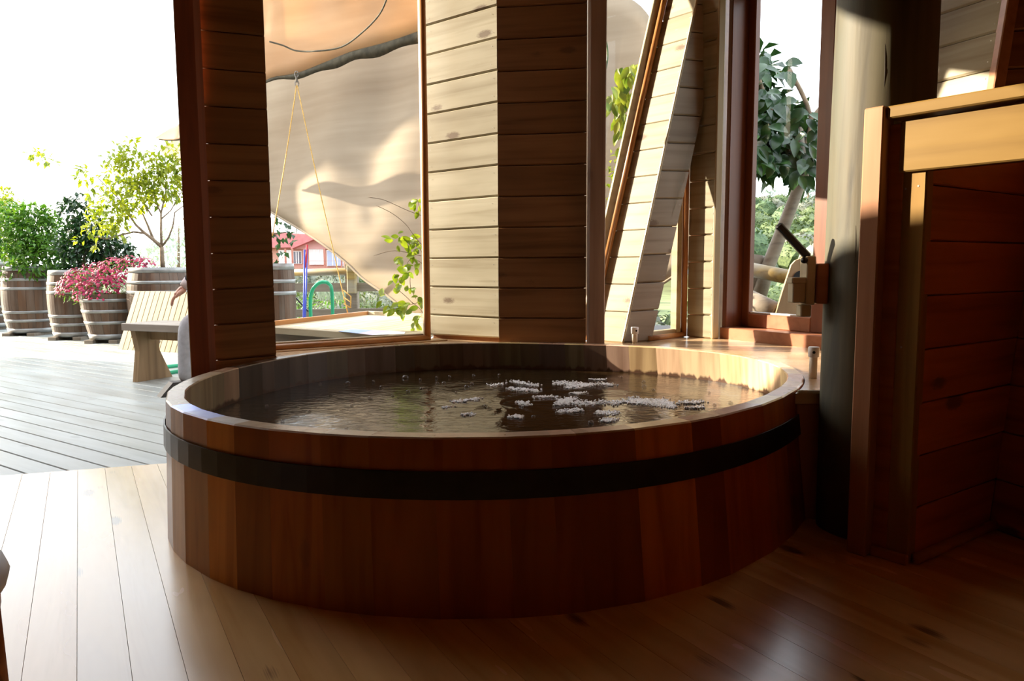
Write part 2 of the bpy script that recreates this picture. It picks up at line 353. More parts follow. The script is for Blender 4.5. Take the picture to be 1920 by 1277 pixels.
# --- wall B and C, the boarded pillar in the middle
B0, B1, C1 = V(-.495, 4.36, 0), V(-.0735, 4.112, 0), V(.407, 4.045, 0)
wb = struct('wall_back', 'boarded pillar behind the tub with one pale face and one face coloured dark for shade', 'wall')
zB = onplane(935, 483.4, B0, B1).z; zCl = onplane(936.5, 483.9, B1, C1).z
zl2 = [ZL + .022] + [z for z in seams(zB, .1685, .2, TOP)[1:-1] if z > .47] + [TOP]
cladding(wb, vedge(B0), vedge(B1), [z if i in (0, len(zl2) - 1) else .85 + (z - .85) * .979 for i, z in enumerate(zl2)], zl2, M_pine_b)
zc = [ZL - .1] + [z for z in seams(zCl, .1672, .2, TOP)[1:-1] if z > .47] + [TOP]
cladding(wb, vedge(B1 + V(.002, 0, 0)), vedge(C1), zc, zc, M_pine_shade, nails=False)
body(wb, 'wall_core', [(-.47, 4.375), (-.0735, 4.135), (.40, 4.082), (.40, 4.10), (-.05, 4.24), (-.45, 4.40)], 0, TOP, M_room)
MB().box((-.50, 4.44, 1.95), (-.30, 4.585, TOP), .01).build('sun_block_box', M_room, wb)  # unseen box added to keep the sun off the casement stile
MB().box((0, -.045, 0), (.092, 0, TOP), .005, frameM(V(.409, 4.034, ZL - .1), V(1, .18, 0))).build('corner_board', M_cool_lit, wb)
# --- pillar D, leaning
def D_(px, py, d): return far(px, py, d)
rb, rt = V(.612, 4.062, ZL), far(1314, -40, 4.32)
lb, lt = V(.455, 4.205, ZL), far(1260, -40, 4.50)
gb, gt = V(.785, 4.127, ZL), far(1372, -40, 4.40)
def ext(a, b, z): return a + (b - a) * ((z - a.z) / (b.z - a.z))
rt, lt, gt = ext(rb, rt, TOP), ext(lb, lt, TOP), ext(gb, gt, TOP)
wd = struct('wall_slanted', 'leaning boarded pillar with a sunlit face and a grey face', 'wall')
zD = seams(far(1201, 482, 4.2).z, .1525, ZL, TOP)
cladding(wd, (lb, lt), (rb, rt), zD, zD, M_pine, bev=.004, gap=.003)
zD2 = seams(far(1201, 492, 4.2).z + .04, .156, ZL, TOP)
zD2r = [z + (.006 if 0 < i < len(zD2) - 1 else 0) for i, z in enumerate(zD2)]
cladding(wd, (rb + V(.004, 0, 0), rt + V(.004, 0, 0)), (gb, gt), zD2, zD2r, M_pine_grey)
mb = MB(); off = V(.02, .10, 0)
mb.loft([[lb + V(.03, .02, 0), rb + V(.005, .035, 0), gb + V(-.02, .025, 0), gb + V(-.02, .05, 0), lb + V(.06, .05, 0)], [lt + V(.03, .02, 0), rt + V(.005, .035, 0), gt + V(-.02, .025, 0), gt + V(-.02, .05, 0), lt + V(.06, .05, 0)]]).build('wall_core', M_room, wd)
beam('ridge_strip', rb + V(.001, -.004, 0), rt + V(.001, -.004, 0), .014, .012, M_bead, wd, .003)
# --- wall E and its trim
E0, E1 = V(1.043, 4.367, 0), V(1.157, 4.245, 0)
we = struct('wall_back_right', 'narrow sunlit boarded wall strip left of the red-brown window', 'wall')
zE = seams(onplane(1310, 541, E0, E1).z, .1545, ZL, TOP)
cladding(we, vedge(E0, ZL), vedge(E1, ZL), zE, zE, M_pine)
body(we, 'wall_core', [(1.06, 4.39), (1.20, 4.325), (1.26, 4.40), (1.10, 4.48)], ZL - .2, TOP, M_room)
MB().box((0, 0, 0), (.045, .05, TOP - ZL), .006, frameM(V(1.157, 4.238, ZL), V(1, .25, 0))).build('edge_trim', M_bead, we)

# --- windows
def bar_round(name, p0, p1, r, mat, parent, n=10):
    return MB().tube([p0, p1], r, n).build(name, mat, parent, True)
w1 = struct('window_1', 'large sail window between the left wall strip and the middle pillar', 'window')
wa, wz = V(-1.32, 3.637, ZL), V(-.478, 4.197, ZL)
WD = (wz - wa).normalized(); WN = V(-WD.y, WD.x, 0)
bar_round('bottom_trim', wa + V(0, 0, .018), wz + V(0, 0, .018), .019, M_trimx, w1)
bar_round('side_trim', wz + V(-.005, 0, .0), U(wz + V(-.005, 0, 0), TOP), .019, M_trim, w1)
q0 = wa + WN * .03 + V(0, 0, .0); q1 = wz + WN * .03 - WD * .02 + V(0, 0, .0)
beam('bottom_bead', q0 + V(0, 0, .02), q1 + V(0, 0, .02), .028, .05, M_beadx, w1)
MB().box((-.014, .004, .012), (.0, .044, TOP - ZL), .002, frameM(wz + WD * .002, WD)).build('side_bead', M_bead, w1)
g0, g1 = wa + WN * .036, wz + WN * .036 - WD * .012
MB().add([U(g0, ZL + .05), U(g1, ZL + .05), U(g1, TOP), U(g0, TOP)], [(0, 1, 2, 3)]).build('pane', M_glass, w1)
MB().box((0, -.02, 0), ((wz - wa).length + .1, .10, .012), .003, frameM(wa - WN * .025 + V(0, 0, -.004), WD)).build('sill_board', M_ledge, w1)
MB().add([V(wz.x - .02, wz.y + .03, ZL), V(-.488, 4.355, ZL), V(-.488, 4.355, TOP), V(wz.x - .02, wz.y + .03, TOP)], [(0, 1, 2, 3)]).build('return_pane', M_glass, w1)
# window 2: the slanted gap between the middle pillar and the leaning pillar
w2 = struct('window_2', 'slanted window between the middle pillar and the leaning pillar', 'window')
ea, eb = lb + V(-.018, -.004, 0), lt + V(-.018, -.004, 0)
bar_round('slanted_trim', ea, eb, .018, M_trim, w2)
beam('slanted_bead', ea + V(-.036, .03, 0), eb + V(-.036, .03, 0), .05, .05, M_bead, w2, up=V(0, 1, 0))
hL, hR = V(.45, 4.16, 0), V(.45, 4.24, 0)
MB().add([V(.44, 4.13, ZL), lb + V(-.03, .05, 0), lt + V(-.03, .05, 0), V(.44, 4.13, TOP)], [(0, 1, 2, 3)]).build('pane', M_glass, w2)
# window 3: small triangle between the leaning pillar and wall E
w3 = struct('window_3', 'small triangular window between the leaning pillar and the sunlit wall strip', 'window')
k0, k1 = gb + V(-.02, -.005, .016), U(E0 + V(-.02, .005, 0), ZL + .016)
bar_round('bottom_trim', k0, k1, .016, M_trimx, w3); bar_round('side_trim', k1 - V(0, 0, .01), U(k1, 2.2), .018, M_trim, w3)
KD = (k1 - k0); KD.z = 0; KD.normalize(); KN = V(-KD.y, KD.x, 0)
beam('bottom_bead', k0 + KN * .035 + V(0, 0, .02), k1 + KN * .035 + V(0, 0, .02), .04, .03, M_beadx, w3)
beam('side_bead', k1 + KN * .03 - KD * .04, U(k1 + KN * .03 - KD * .04, 2.2), .045, .045, M_bead, w3, up=KN)
pg0, pg1 = gb + KN * .05, U(k1 + KN * .05, ZL)
MB().add([pg0, pg1, U(pg1, 2.3), U(gb + KN * .05 + V(.42, .1, 0), 2.3)], [(0, 1, 2, 3)]).build('pane', M_glass, w3)
# window 4: red-brown casement
w4 = struct('window_4', 'red-brown casement window right of the sunlit wall strip, looking on a tree', 'window')
f0, f1 = V(1.222, 4.278, 0), V(1.60, 3.625, 0)
FD = (f1 - f0).normalized(); FN = V(-FD.y, FD.x, 0)          # FN points outward
if FN.dot(V(1, 1, 0)) < 0: FN = -FN
def wbox(nm, s0, s1, n0, n1, z0, z1, mat, bev=.004): return MB().box((s0, n0, z0), (s1, n1, z1), bev, frameM(f0, FD) if FD.cross(V(0, 0, 1)).dot(FN) < 0 else frameM(f0, FD)).build(nm, mat, w4)
LW = (f1 - f0).length
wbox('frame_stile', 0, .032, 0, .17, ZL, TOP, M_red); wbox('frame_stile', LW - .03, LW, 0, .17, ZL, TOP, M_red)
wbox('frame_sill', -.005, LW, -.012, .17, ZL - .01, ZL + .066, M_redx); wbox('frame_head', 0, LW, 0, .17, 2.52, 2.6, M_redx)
S0, S1, SN0, SN1 = .034, .60, .125, .165
gz0, gz1 = .575, 2.355
sash = empty('sash'); sash.parent = w4
def sbx(*a_): o = wbox(*a_); o.parent = sash
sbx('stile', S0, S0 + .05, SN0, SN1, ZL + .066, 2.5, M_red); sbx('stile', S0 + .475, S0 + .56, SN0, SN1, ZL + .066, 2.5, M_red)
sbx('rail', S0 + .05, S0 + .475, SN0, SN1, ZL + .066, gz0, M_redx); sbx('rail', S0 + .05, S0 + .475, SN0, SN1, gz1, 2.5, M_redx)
sbx('glazing_bead', S0 + .05, S0 + .475, SN0 + .012, SN1 - .004, gz0, gz0 + .010, M_pvcw, .002)
P_ = frameM(f0, FD)
MB().add([P_ @ V(S0 + .05, SN0 + .02, gz0), P_ @ V(S0 + .475, SN0 + .02, gz0), P_ @ V(S0 + .475, SN0 + .02, gz1), P_ @ V(S0 + .05, SN0 + .02, gz1)], [(0, 1, 2, 3)]).build('pane', M_glass, sash)
MB().box((LW - .1, .17, ZL), (LW + .0, .20, TOP), 0, P_).build('outer_board', M_red, w4)
# --- pillar F behind the round post (leaning, boarded)
wr = struct('wall_right', 'leaning boarded wall at upper right behind the cabin corner', 'wall')
fl0, fl1 = far(1735, 130, 3.50), far(1759, -10, 3.55); fr0, fr1 = far(1851, 185, 3.19), far(1883, -10, 3.24)
fl0, fl1 = ext(fl0, fl1, 0), ext(fl0, fl1, TOP); fr0, fr1 = ext(fr0, fr1, 0), ext(fr0, fr1, TOP)
zF = seams(onplane(1737, 158.5, fl0.lerp(fl1, .6), fr0.lerp(fr1, .6)).z, .161, 0, TOP)
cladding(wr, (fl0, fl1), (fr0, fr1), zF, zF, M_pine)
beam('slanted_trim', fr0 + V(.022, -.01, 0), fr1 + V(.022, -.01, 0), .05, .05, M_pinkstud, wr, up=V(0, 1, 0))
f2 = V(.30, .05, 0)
cladding(wr, (fr0 + V(.05, 0, 0), fr1 + V(.05, 0, 0)), (fr0 + V(.75, -.1, 0), fr1 + V(.75, -.1, 0)), zF, zF, M_pine_shade, nails=False)
MB().loft([[fl0 + V(.02, .03, 0), fr0 + V(.02, .04, 0), fr0 + V(.8, -.06, 0), fr0 + V(.8, .1, 0), fl0 + V(.1, .15, 0)], [fl1 + V(.02, .03, 0), fr1 + V(.02, .04, 0), fr1 + V(.8, -.06, 0), fr1 + V(.8, .1, 0), fl1 + V(.1, .15, 0)]]).build('wall_core', M_room, wr)
# --- the rest of the room, behind and beside the camera
rm = struct('wall_rear', 'dark boarded wall on the camera side of the room', 'wall')
MB().box((-4.2, -2.1, 0), (3.2, -2.0, TOP)).build('wall_core', M_room, rm)
rs = struct('wall_side', 'dark boarded wall along the right side of the room', 'wall')
MB().box((2.95, -2.0, 0), (3.05, 3.3, TOP)).build('wall_core', M_room, rs)
ws = struct('wall_side_left', 'boarded wall left of the doorway outside the frame', 'wall')
MB().prism([(-4.2, -2.0), (-4.1, -2.0), (-4.1, 2.34), (-2.75, 2.74), (-2.78, 2.80), (-4.2, 2.42)], 0, TOP).build('wall_core', M_room, ws)
cl = struct('ceiling', 'boarded ceiling over the tub room', 'ceiling')
MB().prism([(-4.3, -2.2), (3.2, -2.2), (3.2, 3.2), (2.6, 3.5), (1.75, 3.75), (1.35, 4.5), (.5, 4.65), (-.5, 4.75), (-1.25, 3.95), (-1.6, 3.5), (-4.3, 2.7)], TOP, TOP + .1).build('ceiling_boards', M_room, cl)

# --- floor boards
fl = struct('floor', 'varnished pine board floor of the tub room', 'floor')
fd = V(-.505, .863, 0).normalized(); fn = V(fd.y, -fd.x, 0)
T0, T1 = V(-2.128, 2.985, 0), V(-1.506, 3.173, 0); td = (T1 - T0).normalized(); tn = V(-td.y, td.x, 0)
def strip_polys(d, n, pitch, gap, k0, k1, planes, phase=0, ends=None):
    for k in range(k0, k1):
        a = n * (k * pitch + phase + gap / 2); b = n * ((k + 1) * pitch + phase - gap / 2)
        poly = [a - d * 30, b - d * 30, b + d * 30, a + d * 30]
        for pn, pd in planes:
            poly = clip(poly, pn, pd)
            if len(poly) < 3: break
        if len(poly) >= 3: yield k, poly
def board_obj(poly, z0, z1, d, mat, parent, name, bev=.002):
    c = sum(poly, V(0, 0, 0)) / len(poly); Mx = frameM(V(c.x, c.y, 0), d); Mi = Mx.inverted()
    loc = [Mi @ V(p.x, p.y, 0) for p in poly]; cc = sum(loc, V(0, 0, 0)) / len(loc); n = len(loc)
    sh = [V(p.x, p.y - math.copysign(bev, p.y) if abs(p.y) > bev else p.y, 0) for p in loc]
    vs = [p + V(0, 0, z0) for p in loc] + [p + V(0, 0, z1 - bev) for p in loc] + [p + V(0, 0, z1) for p in sh]
    fs = [tuple(range(n - 1, -1, -1)), tuple(range(2 * n, 3 * n))]
    for r in range(2): fs += [(r * n + i, r * n + (i + 1) % n, (r + 1) * n + (i + 1) % n, (r + 1) * n + i) for i in range(n)]
    o = mesh_obj(name, vs, fs, mat, None); o.matrix_world = Mx; o.parent = parent; return o
planes = [(tn, tn.dot(T0)), (V(0, -1, 0), 2.0), (V(-1, 0, 0), 4.1), (V(1, 0, 0), 2.95), (V(0, 1, 0), 3.38)]
ph = fn.dot(at(144, 1276, 0)) % .10
for k, poly in strip_polys(fd, fn, .100, .0010, -48, 48, planes, ph): board_obj(poly, -.02, 0, fd, M_floor, fl, 'plank', .0001)
MB().prism([(-4.1, -2), (2.95, -2), (2.95, 3.38), (-.9, 3.38), (-4.1, 2.42)], -.06, -.0205).build('subfloor', M_hole, fl)
# --- ledge round the back of the tub
TC = V(-.0603, 2.9096, 0)
HAR = (.01274, .03171, .01931, .01393, -.0033, .0153)
def tub_p(ph, off=0, z=ZR):
    k = 1 - z / ZR
    r = (1.1628 + .0231 * k) * (1 + sum(HAR[2 * i] * math.cos(n * ph) + HAR[2 * i + 1] * math.sin(n * ph) for i, n in enumerate((2, 3, 4)))) + off
    return V(TC.x + .018 * k + r * math.cos(ph), TC.y - .015 * k + r * math.sin(ph), z)
led = struct('trim_2', 'pale boarded ledge around the back of the tub at rim height', 'ledge')
outer = [(1.045, 2.40), (1.32, 2.42), (1.75, 2.9), (1.62, 3.66), (1.27, 4.33), (1.06, 4.42), (.82, 4.2), (.5, 4.25), (.40, 4.10), (-.06, 4.18), (-.47, 4.50), (-.49, 4.25), (-1.19, 3.80), (-1.21, 3.60), (-1.10, 3.462)]
a0, a1 = math.radians(-27), math.atan2(outer[-1][1] - TC.y, outer[-1][0] - TC.x)
inner = [tub_p(lerp(a0, a1, i / 60), .004) for i in range(61)]
poly = [V(x, y, 0) for x, y in outer] + [V(p.x, p.y, 0) for p in reversed(inner)]
def ngon_slab(poly, z0, z1):
    bm = bmesh.new(); vs = [bm.verts.new((p.x, p.y, z1)) for p in poly]; f = bm.faces.new(vs)
    r = bmesh.ops.extrude_face_region(bm, geom=[f]); ups = [g for g in r['geom'] if isinstance(g, bmesh.types.BMVert)]
    for v in ups: v.co.z = z0
    bmesh.ops.triangulate(bm, faces=[f_ for f_ in bm.faces if len(f_.verts) > 4]); bmesh.ops.recalc_face_normals(bm, faces=bm.faces)
    bm.verts.index_update(); return [v.co.copy() for v in bm.verts], [tuple(v.index for v in f_.verts) for f_ in bm.faces]
MB().add(*ngon_slab(poly, ZL - .035, ZL)).build('ledge_top', M_ledge, led)
MB().box((0, 0, 0), (.085, .03, ZL - .036), .004, frameM(V(.945, 2.415, 0), V(1, -.12, 0))).build('front_board', M_pinkstud, led)
MB().box((0, 0, 0), (.10, .012, .012), .003, frameM(V(.945, 2.405, ZL - .002), V(1, -.12, 0))).build('edge_strip', M_bead, led)
# ------------------------------------------------------------------ the tub
tub = tag(empty('hot_tub', TC), 'large round cedar stave hot tub with black steel band, full of dark water', 'hot tub')
def proj(p):
    d = p - V(0, 0, H); k = d.dot(FW); return CXP + F0 * d.dot(RT) / k, CYP - F0 * d.dot(UP) / k
def front_angle(px):
    lo, hi = math.radians(-172), math.radians(-20)
    for _ in range(40):
        mid = (lo + hi) / 2
        if proj(tub_p(mid, 0, ZR))[0] < px: lo = mid
        else: hi = mid
    return lo
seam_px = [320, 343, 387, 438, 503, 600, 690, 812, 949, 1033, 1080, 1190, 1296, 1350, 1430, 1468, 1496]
scol = [(1.15, 2.4, 8), (1.1, 1.9, 5), (1.0, 1.4, 2), (.85, .95, 1), (.95, 1.0, 1), (.78, .9, 1), (.72, .72, .8), (.74, .68, .7), (.72, .72, .8), (.86, .8, .85), (.72, .66, .7), (1.2, 1.25, 1.1), (.74, .6, .6), (.85, .75, .75), (1.25, 1.4, 1.1), (.8, .65, .6)]  # leftmost staves paler: doorway light put into their colours
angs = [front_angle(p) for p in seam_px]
rest0, rest1 = angs[-1], angs[0] + 2 * math.pi; nrest = int((rest1 - rest0) / (.125 / 1.16))
cuts = [rest0 + (rest1 - rest0) * (i + (R_.uniform(-.28, .28) if 0 < i < nrest else 0)) / nrest for i in range(nrest + 1)]
def inside_mat():
    m_, t, b = nodes_of('tub_inside_wood')
    n1 = nn(t, 'TexNoise'); n1.inputs['Scale'].default_value = 1; n1.inputs['Detail'].default_value = 5; L(t, vec_scaled(t, 'Z', 1.3, 20), n1.inputs['Vector'])
    col = ramp(t, n1.outputs[0], [(.3, (.36, .25, .15)), (.62, (.64, .50, .33))])
    oi = nn(t, 'ObjectInfo'); col = mul(t, col, ramp(t, oi.outputs['Random'], [(0, (.72, .66, .6)), (1, (1.1, 1.05, 1))]))
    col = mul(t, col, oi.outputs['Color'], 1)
    ge = nn(t, 'NewGeometry'); sp = nn(t, 'SeparateXYZ'); L(t, ge.outputs['Position'], sp.inputs[0])
    n2 = nn(t, 'TexNoise'); n2.inputs['Scale'].default_value = 1; n2.inputs['Detail'].default_value = 4; L(t, vec_scaled(t, 'Z', 4, 26), n2.inputs['Vector'])
    ma = nn(t, 'Math', operation='MULTIPLY_ADD'); L(t, n2.outputs[0], ma.inputs[0]); ma.inputs[1].default_value = -.075; L(t, sp.outputs[2], ma.inputs[2])
    mr = nn(t, 'MapRange'); mr.inputs['From Min'].default_value = .268; mr.inputs['From Max'].default_value = .280; L(t, ma.outputs[0], mr.inputs['Value'])
    mm = nn(t, 'MixRGB'); L(t, mr.outputs[0], mm.inputs[0]); mm.inputs[1].default_value = (.075, .032, .014, 1); L(t, col, mm.inputs[2])
    L(t, mm.outputs[0], b.inputs['Base Color']); b.inputs['Roughness'].default_value = .42; return m_
M_inside = inside_mat()
def stave(a, b_, color):
    pad = .00004; w = .058; z0, z1 = .0, ZR; c = .004
    vs = []
    for z, oo, ii in ((z0, 0, 0), (z1 - c, 0, 0), (z1, -c, c)):
        for ang, off in ((a + pad, oo), (b_ - pad, oo), (b_ - pad, -w + ii), (a + pad, -w + ii)):
            vs.append(tub_p(ang, off, z) - TC)
    fs = [(3, 2, 1, 0), (8, 9, 10, 11)]; mi = [0, 1]
    for r in (0, 4):
        for i in range(4): fs.append((r + i, r + (i + 1) % 4, r + 4 + (i + 1) % 4, r + 4 + i)); mi.append((2 if i == 2 else 0) if r == 0 else 1)
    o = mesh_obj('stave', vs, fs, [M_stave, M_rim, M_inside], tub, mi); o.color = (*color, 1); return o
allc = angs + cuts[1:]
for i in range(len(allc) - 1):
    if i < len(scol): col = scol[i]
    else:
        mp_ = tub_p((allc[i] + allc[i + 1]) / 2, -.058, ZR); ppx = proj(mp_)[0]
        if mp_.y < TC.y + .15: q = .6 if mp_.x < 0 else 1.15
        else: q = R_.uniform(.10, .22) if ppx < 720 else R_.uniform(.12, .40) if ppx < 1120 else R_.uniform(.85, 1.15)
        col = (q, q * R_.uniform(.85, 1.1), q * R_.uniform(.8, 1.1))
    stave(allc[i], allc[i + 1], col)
NB = 96; zb0, zb1 = .291, .359
ring = []
for i in range(NB):
    a = 2 * math.pi * i / NB
    ring.append([tub_p(a, .002, zb0) - TC, tub_p(a, .0065, zb0) - TC, tub_p(a, .0065, zb1) - TC, tub_p(a, .002, zb1) - TC])
hb = MB(); hb.loft(ring + [ring[0]], cap=False); hb.build('steel_band', M_band, tub)
o = MB().prism([tub_p(2 * math.pi * i / 48, -.05, 0) - TC for i in range(48)], .004, .03).build('tub_bottom', M_dark, tub)
# water
def water_mat():
    m_, t, b = nodes_of('dark_tub_water')
    b.inputs['Base Color'].default_value = (.030, .017, .007, 1); b.inputs['Roughness'].default_value = .035; b.inputs['IOR'].default_value = 1.333; b.inputs['Specular IOR Level'].default_value = .55
    tc = nn(t, 'TexCoord'); mp = nn(t, 'Mapping'); mp.inputs['Scale'].default_value = (1, 1.35, 1); L(t, tc.outputs['Object'], mp.inputs[0])
    n1 = nn(t, 'TexNoise'); n1.inputs['Scale'].default_value = 24; n1.inputs['Detail'].default_value = 5; n1.inputs['Distortion'].default_value = .8; L(t, mp.outputs[0], n1.inputs['Vector'])
    n2 = nn(t, 'TexNoise'); n2.inputs['Scale'].default_value = 4; n2.inputs['Detail'].default_value = 2; L(t, mp.outputs[0], n2.inputs['Vector'])
    ad = nn(t, 'Math', operation='MULTIPLY_ADD'); L(t, n2.outputs[0], ad.inputs[0]); ad.inputs[1].default_value = 1.6; L(t, n1.outputs[0], ad.inputs[2])
    bp = nn(t, 'Bump'); bp.inputs['Strength'].default_value = .30; bp.inputs['Distance'].default_value = .008; L(t, ad.outputs[0], bp.inputs['Height']); L(t, bp.outputs[0], b.inputs['Normal']); return m_
M_water = water_mat(); ZW = .300
wmb = MB(); rings = []
for k in range(1, 21): rings.append([tub_p(2 * math.pi * i / 96, -.0600 - (1.09) * (1 - k / 20), ZW) + V(0, 0, .0016 * math.sin(i * .8 + k * 1.3) * (1 if k < 20 else 0)) for i in range(96)])
wmb.loft(rings, cap=False); wmb.f.append(tuple(range(95, -1, -1))); wmb.m.append(0)
wmb.loft([rings[-1], [p - V(0, 0, .02) for p in rings[-1]]], cap=False)
water = tag(wmb.build('tub_water', M_water, None, True), 'dark brown rippling bath water inside the round cedar tub', 'water', kind='stuff')
# foam and bubbles
def ico(sub):
    bm = bmesh.new(); bmesh.ops.create_icosphere(bm, subdivisions=sub, radius=1); bm.verts.index_update()
    r = [v.co.copy() for v in bm.verts], [tuple(v.index for v in f.verts) for f in bm.faces]; bm.free(); return r
I1, I2 = ico(1), ico(2)
M_foam = plain('white_foam', (.95, .96, 1.0), .12, spec=1.0); M_foam.node_tree.nodes['Principled BSDF'].inputs['Coat Weight'].default_value = 1
foam = MB()
def blob(mb, p, r, I=I1, sq=.75): mb.add([p + V(v.x * r, v.y * r, v.z * r * sq) for v in I[0]], I[1])
strokes = [((1045, 757), (1245, 752), 9, 150), ((1245, 752), (1262, 764), 8, 50), ((1180, 750), (1260, 760), 10, 110), ((1045, 755), (1075, 748), 8, 60), ((1040, 718), (1105, 722), 7, 75), ((1060, 728), (1120, 720), 6, 50),
    ((958, 715), (1008, 724), 5, 45), ((955, 729), (1010, 733), 5, 55), ((850, 754), (900, 748), 4, 36), ((970, 755), (990, 758), 6, 26), ((1045, 772), (1090, 770), 6, 34), ((1118, 774), (1160, 776), 7, 44), ((1132, 790), (1155, 786), 6, 26),
    ((1270, 755), (1320, 754), 5, 34), ((1295, 765), (1320, 763), 4, 16), ((955, 782), (978, 782), 5, 20), ((1075, 738), (1098, 737), 4, 18), ((918, 723), (945, 720), 4, 16), ((1130, 720), (1152, 722), 5, 22), ((1000, 745), (1045, 744), 4, 26), ((870, 778), (885, 776), 4, 12), ((830, 765), (842, 764), 3, 8), ((1110, 712), (1135, 712), 3, 16)]
for a, b_, w, n in strokes:
    for _ in range(int(n * 3.2)):
        t_ = R_.random(); px = lerp(a[0], b_[0], t_) + R_.gauss(0, 4); py = lerp(a[1], b_[1], t_) + R_.gauss(0, w * .30)
        blob(foam, at(px, py, ZW) + V(0, 0, .002), R_.uniform(.002, .0062))
fo = foam.build('tub_foam', M_foam, None, True); tag(fo, 'white foam streaks drifting on the dark tub water', 'foam', kind='stuff')
mb_, tb, bb = nodes_of('bubble_film'); bb.inputs['Base Color'].default_value = (.30, .26, .24, 1); bb.inputs['Roughness'].default_value = .04; bb.inputs['Metallic'].default_value = .0; bb.inputs['Specular IOR Level'].default_value = 1.0; bb.inputs['Coat Weight'].default_value = 1
_tr = nn(tb, 'BsdfTransparent'); _ms = nn(tb, 'MixShader'); _ms.inputs[0].default_value = .25; L(tb, _tr.outputs[0], _ms.inputs[1]); L(tb, bb.outputs[0], _ms.inputs[2]); L(tb, _ms.outputs[0], tb.nodes['Material Output'].inputs[0])
bme = None
bub = [(556, 720, 9), (600, 719, 6), (652, 717, 9), (700, 714, 5), (760, 706, 11), (788, 711, 5), (819, 707, 5), (843, 705, 5), (820, 718, 6), (832, 717, 7), (888, 703, 5), (936, 702, 5), (875, 724, 8), (885, 718, 6), (928, 724, 7), (452, 746, 8), (530, 788, 7), (650, 803, 7), (694, 745, 8), (737, 742, 6), (765, 733, 7), (878, 776, 9), (855, 735, 5), (1207, 715, 7), (1208, 723, 8), (1165, 706, 5), (1108, 790, 9), (1370, 754, 8), (1280, 712, 4), (1160, 775, 11), (1150, 789, 10), (500, 760, 6), (580, 770, 6), (660, 760, 6), (800, 790, 6), (1225, 730, 6), (1330, 735, 5), (1000, 780, 6), (910, 760, 6), (715, 725, 6), (620, 740, 6), (790, 728, 5), (1190, 742, 6), (1340, 758, 7)]
bpts = [V(v.x, v.y, max(v.z, -.15) * .9) for v in I2[0]]
for px, py, s in bub:
    p = at(px, py + s * .3, ZW); r = s / 2 / F0 * p.y * 1.25
    if bme is None:
        o = mesh_obj('water_bubble', bpts, I2[1], mb_, None, None, True); bme = o
    else: o = bme.copy(); C.objects.link(o)
    o.location = p + V(0, 0, .001); o.scale = (r, r, r); tag(o, 'small clear bubble floating on the dark tub water', 'bubble', 'clear bubbles on the tub water')
# pipes
for (px, py, zt, lab) in ((1190, 643, 0.56, 'cream pipe stub with white cap in front of the leaning pillar'), (1524, 709, .565, 'cream pipe stub with white cap beside the round post')):
    p = at(px, py, ZL); o = tag(empty('pipe_stub', p), lab, 'pipe', 'capped pipe stubs on the ledge')
    h = .115 if px > 1400 else .085; r = .0145 if px > 1400 else .0155
    MB().lathe([(r, 0), (r, h)], 18).build('pipe', M_pvc, o, True)
    MB().lathe([(r * .9, h - .036), (r + .005, h - .034), (r + .006, h), (r + .004, h + .003), (.002, h + .003)], 18, cap=True).build('cap', M_pvcw, o, True)
    d = V(-.35, -1, 0).normalized() if px > 1400 else V(.25, -1, 0).normalized()
    c = V(0, 0, h - .016) + d * (r + .0062); ax = d.cross(V(0, 0, 1))
    MB().add([c + (ax * math.cos(i * math.pi / 5) + V(0, 0, 1) * math.sin(i * math.pi / 5)) * .0055 for i in range(10)], [tuple(range(10))]).build('hole', M_hole, o)
# ------------------------------------------------------------------ round post
PC = V(1.146, 2.325, 0)
po = tag(empty('round_post', PC), 'thick weathered round timber post at the right of the tub', 'post')
prof = []
for i in range(29):
    z = TOP * i / 28; prof.append((.146 + .003 * math.sin(z * 2.3) - .001 * z, z))
MB().lathe(prof, 40, wob=lambda k, z: 1 + .012 * math.sin(3 * k * 2 * math.pi / 40 + z * .7) + .008 * math.sin(7 * k * 2 * math.pi / 40 + z * 1.9)).build('trunk', M_post, po, True)
crk = MB()
for _ in range(22):
    a = math.radians(R_.uniform(205, 284)); z = R_.uniform(.4, 2.4); h = R_.uniform(.03, .16); r = .1462
    pts = [V(r * math.cos(a + .01 * math.sin(j)), r * math.sin(a + .01 * math.sin(j)), z + h * j / 4) for j in range(5)]
    crk.tube(pts, [.0003, .0010, .0013, .001, .0003], 4)
o = crk.build('cracks', plain('dark_crack', (.05, .04, .03), .9), po); o['kind'] = 'stuff'
# ------------------------------------------------------------------ cabin corner at the right
cab = tag(empty('changing_cabin', (1.124, 2.027, 0)), 'low timber cabin corner with golden top rail and dark boarded inside', 'cabin')
K0, KU = V(1.035, 2.14, 0), V(.618, -.786, 0); KNn = V(-.786, -.618, 0)      # KNn points to the room side
def cbx(nm, s0, s1, n0, n1, z0, z1, mat, bev=.004):
    Mx = frameM(K0, KU); yy = Mx.to_3x3() @ V(0, 1, 0); sg = 1 if yy.dot(KNn) > 0 else -1
    o = MB().box((s0, min(sg * n0, sg * n1), z0), (s1, max(sg * n0, sg * n1), z1), bev).build(nm, mat, None); o.matrix_world = Mx; o.parent = cab; o.matrix_parent_inverse = Matrix.Translation(cab.location).inverted(); return o
def reparent(o, p): o.parent = p; o.matrix_parent_inverse = Matrix.Translation(p.location).inverted(); return o
cbx('front_stud', -.012, .044, -.02, .045, 0, 1.288, M_pinkstud)
cbx('back_stud', .036, .085, -.04, .004, 0, 1.24, M_dark, .002)
cbx('corner_stud', .078, .146, -.045, 0, 0, 1.12, M_gold)
cbx('fascia_board', .075, 1.0, -.035, .012, 1.105, 1.245, M_goldx)
cbx('top_rail', .046, 1.0, -.06, .034, 1.252, 1.286, M_goldx)
cbx('kick_strip', .045, .150, .002, .018, 0, .03, M_trimx)
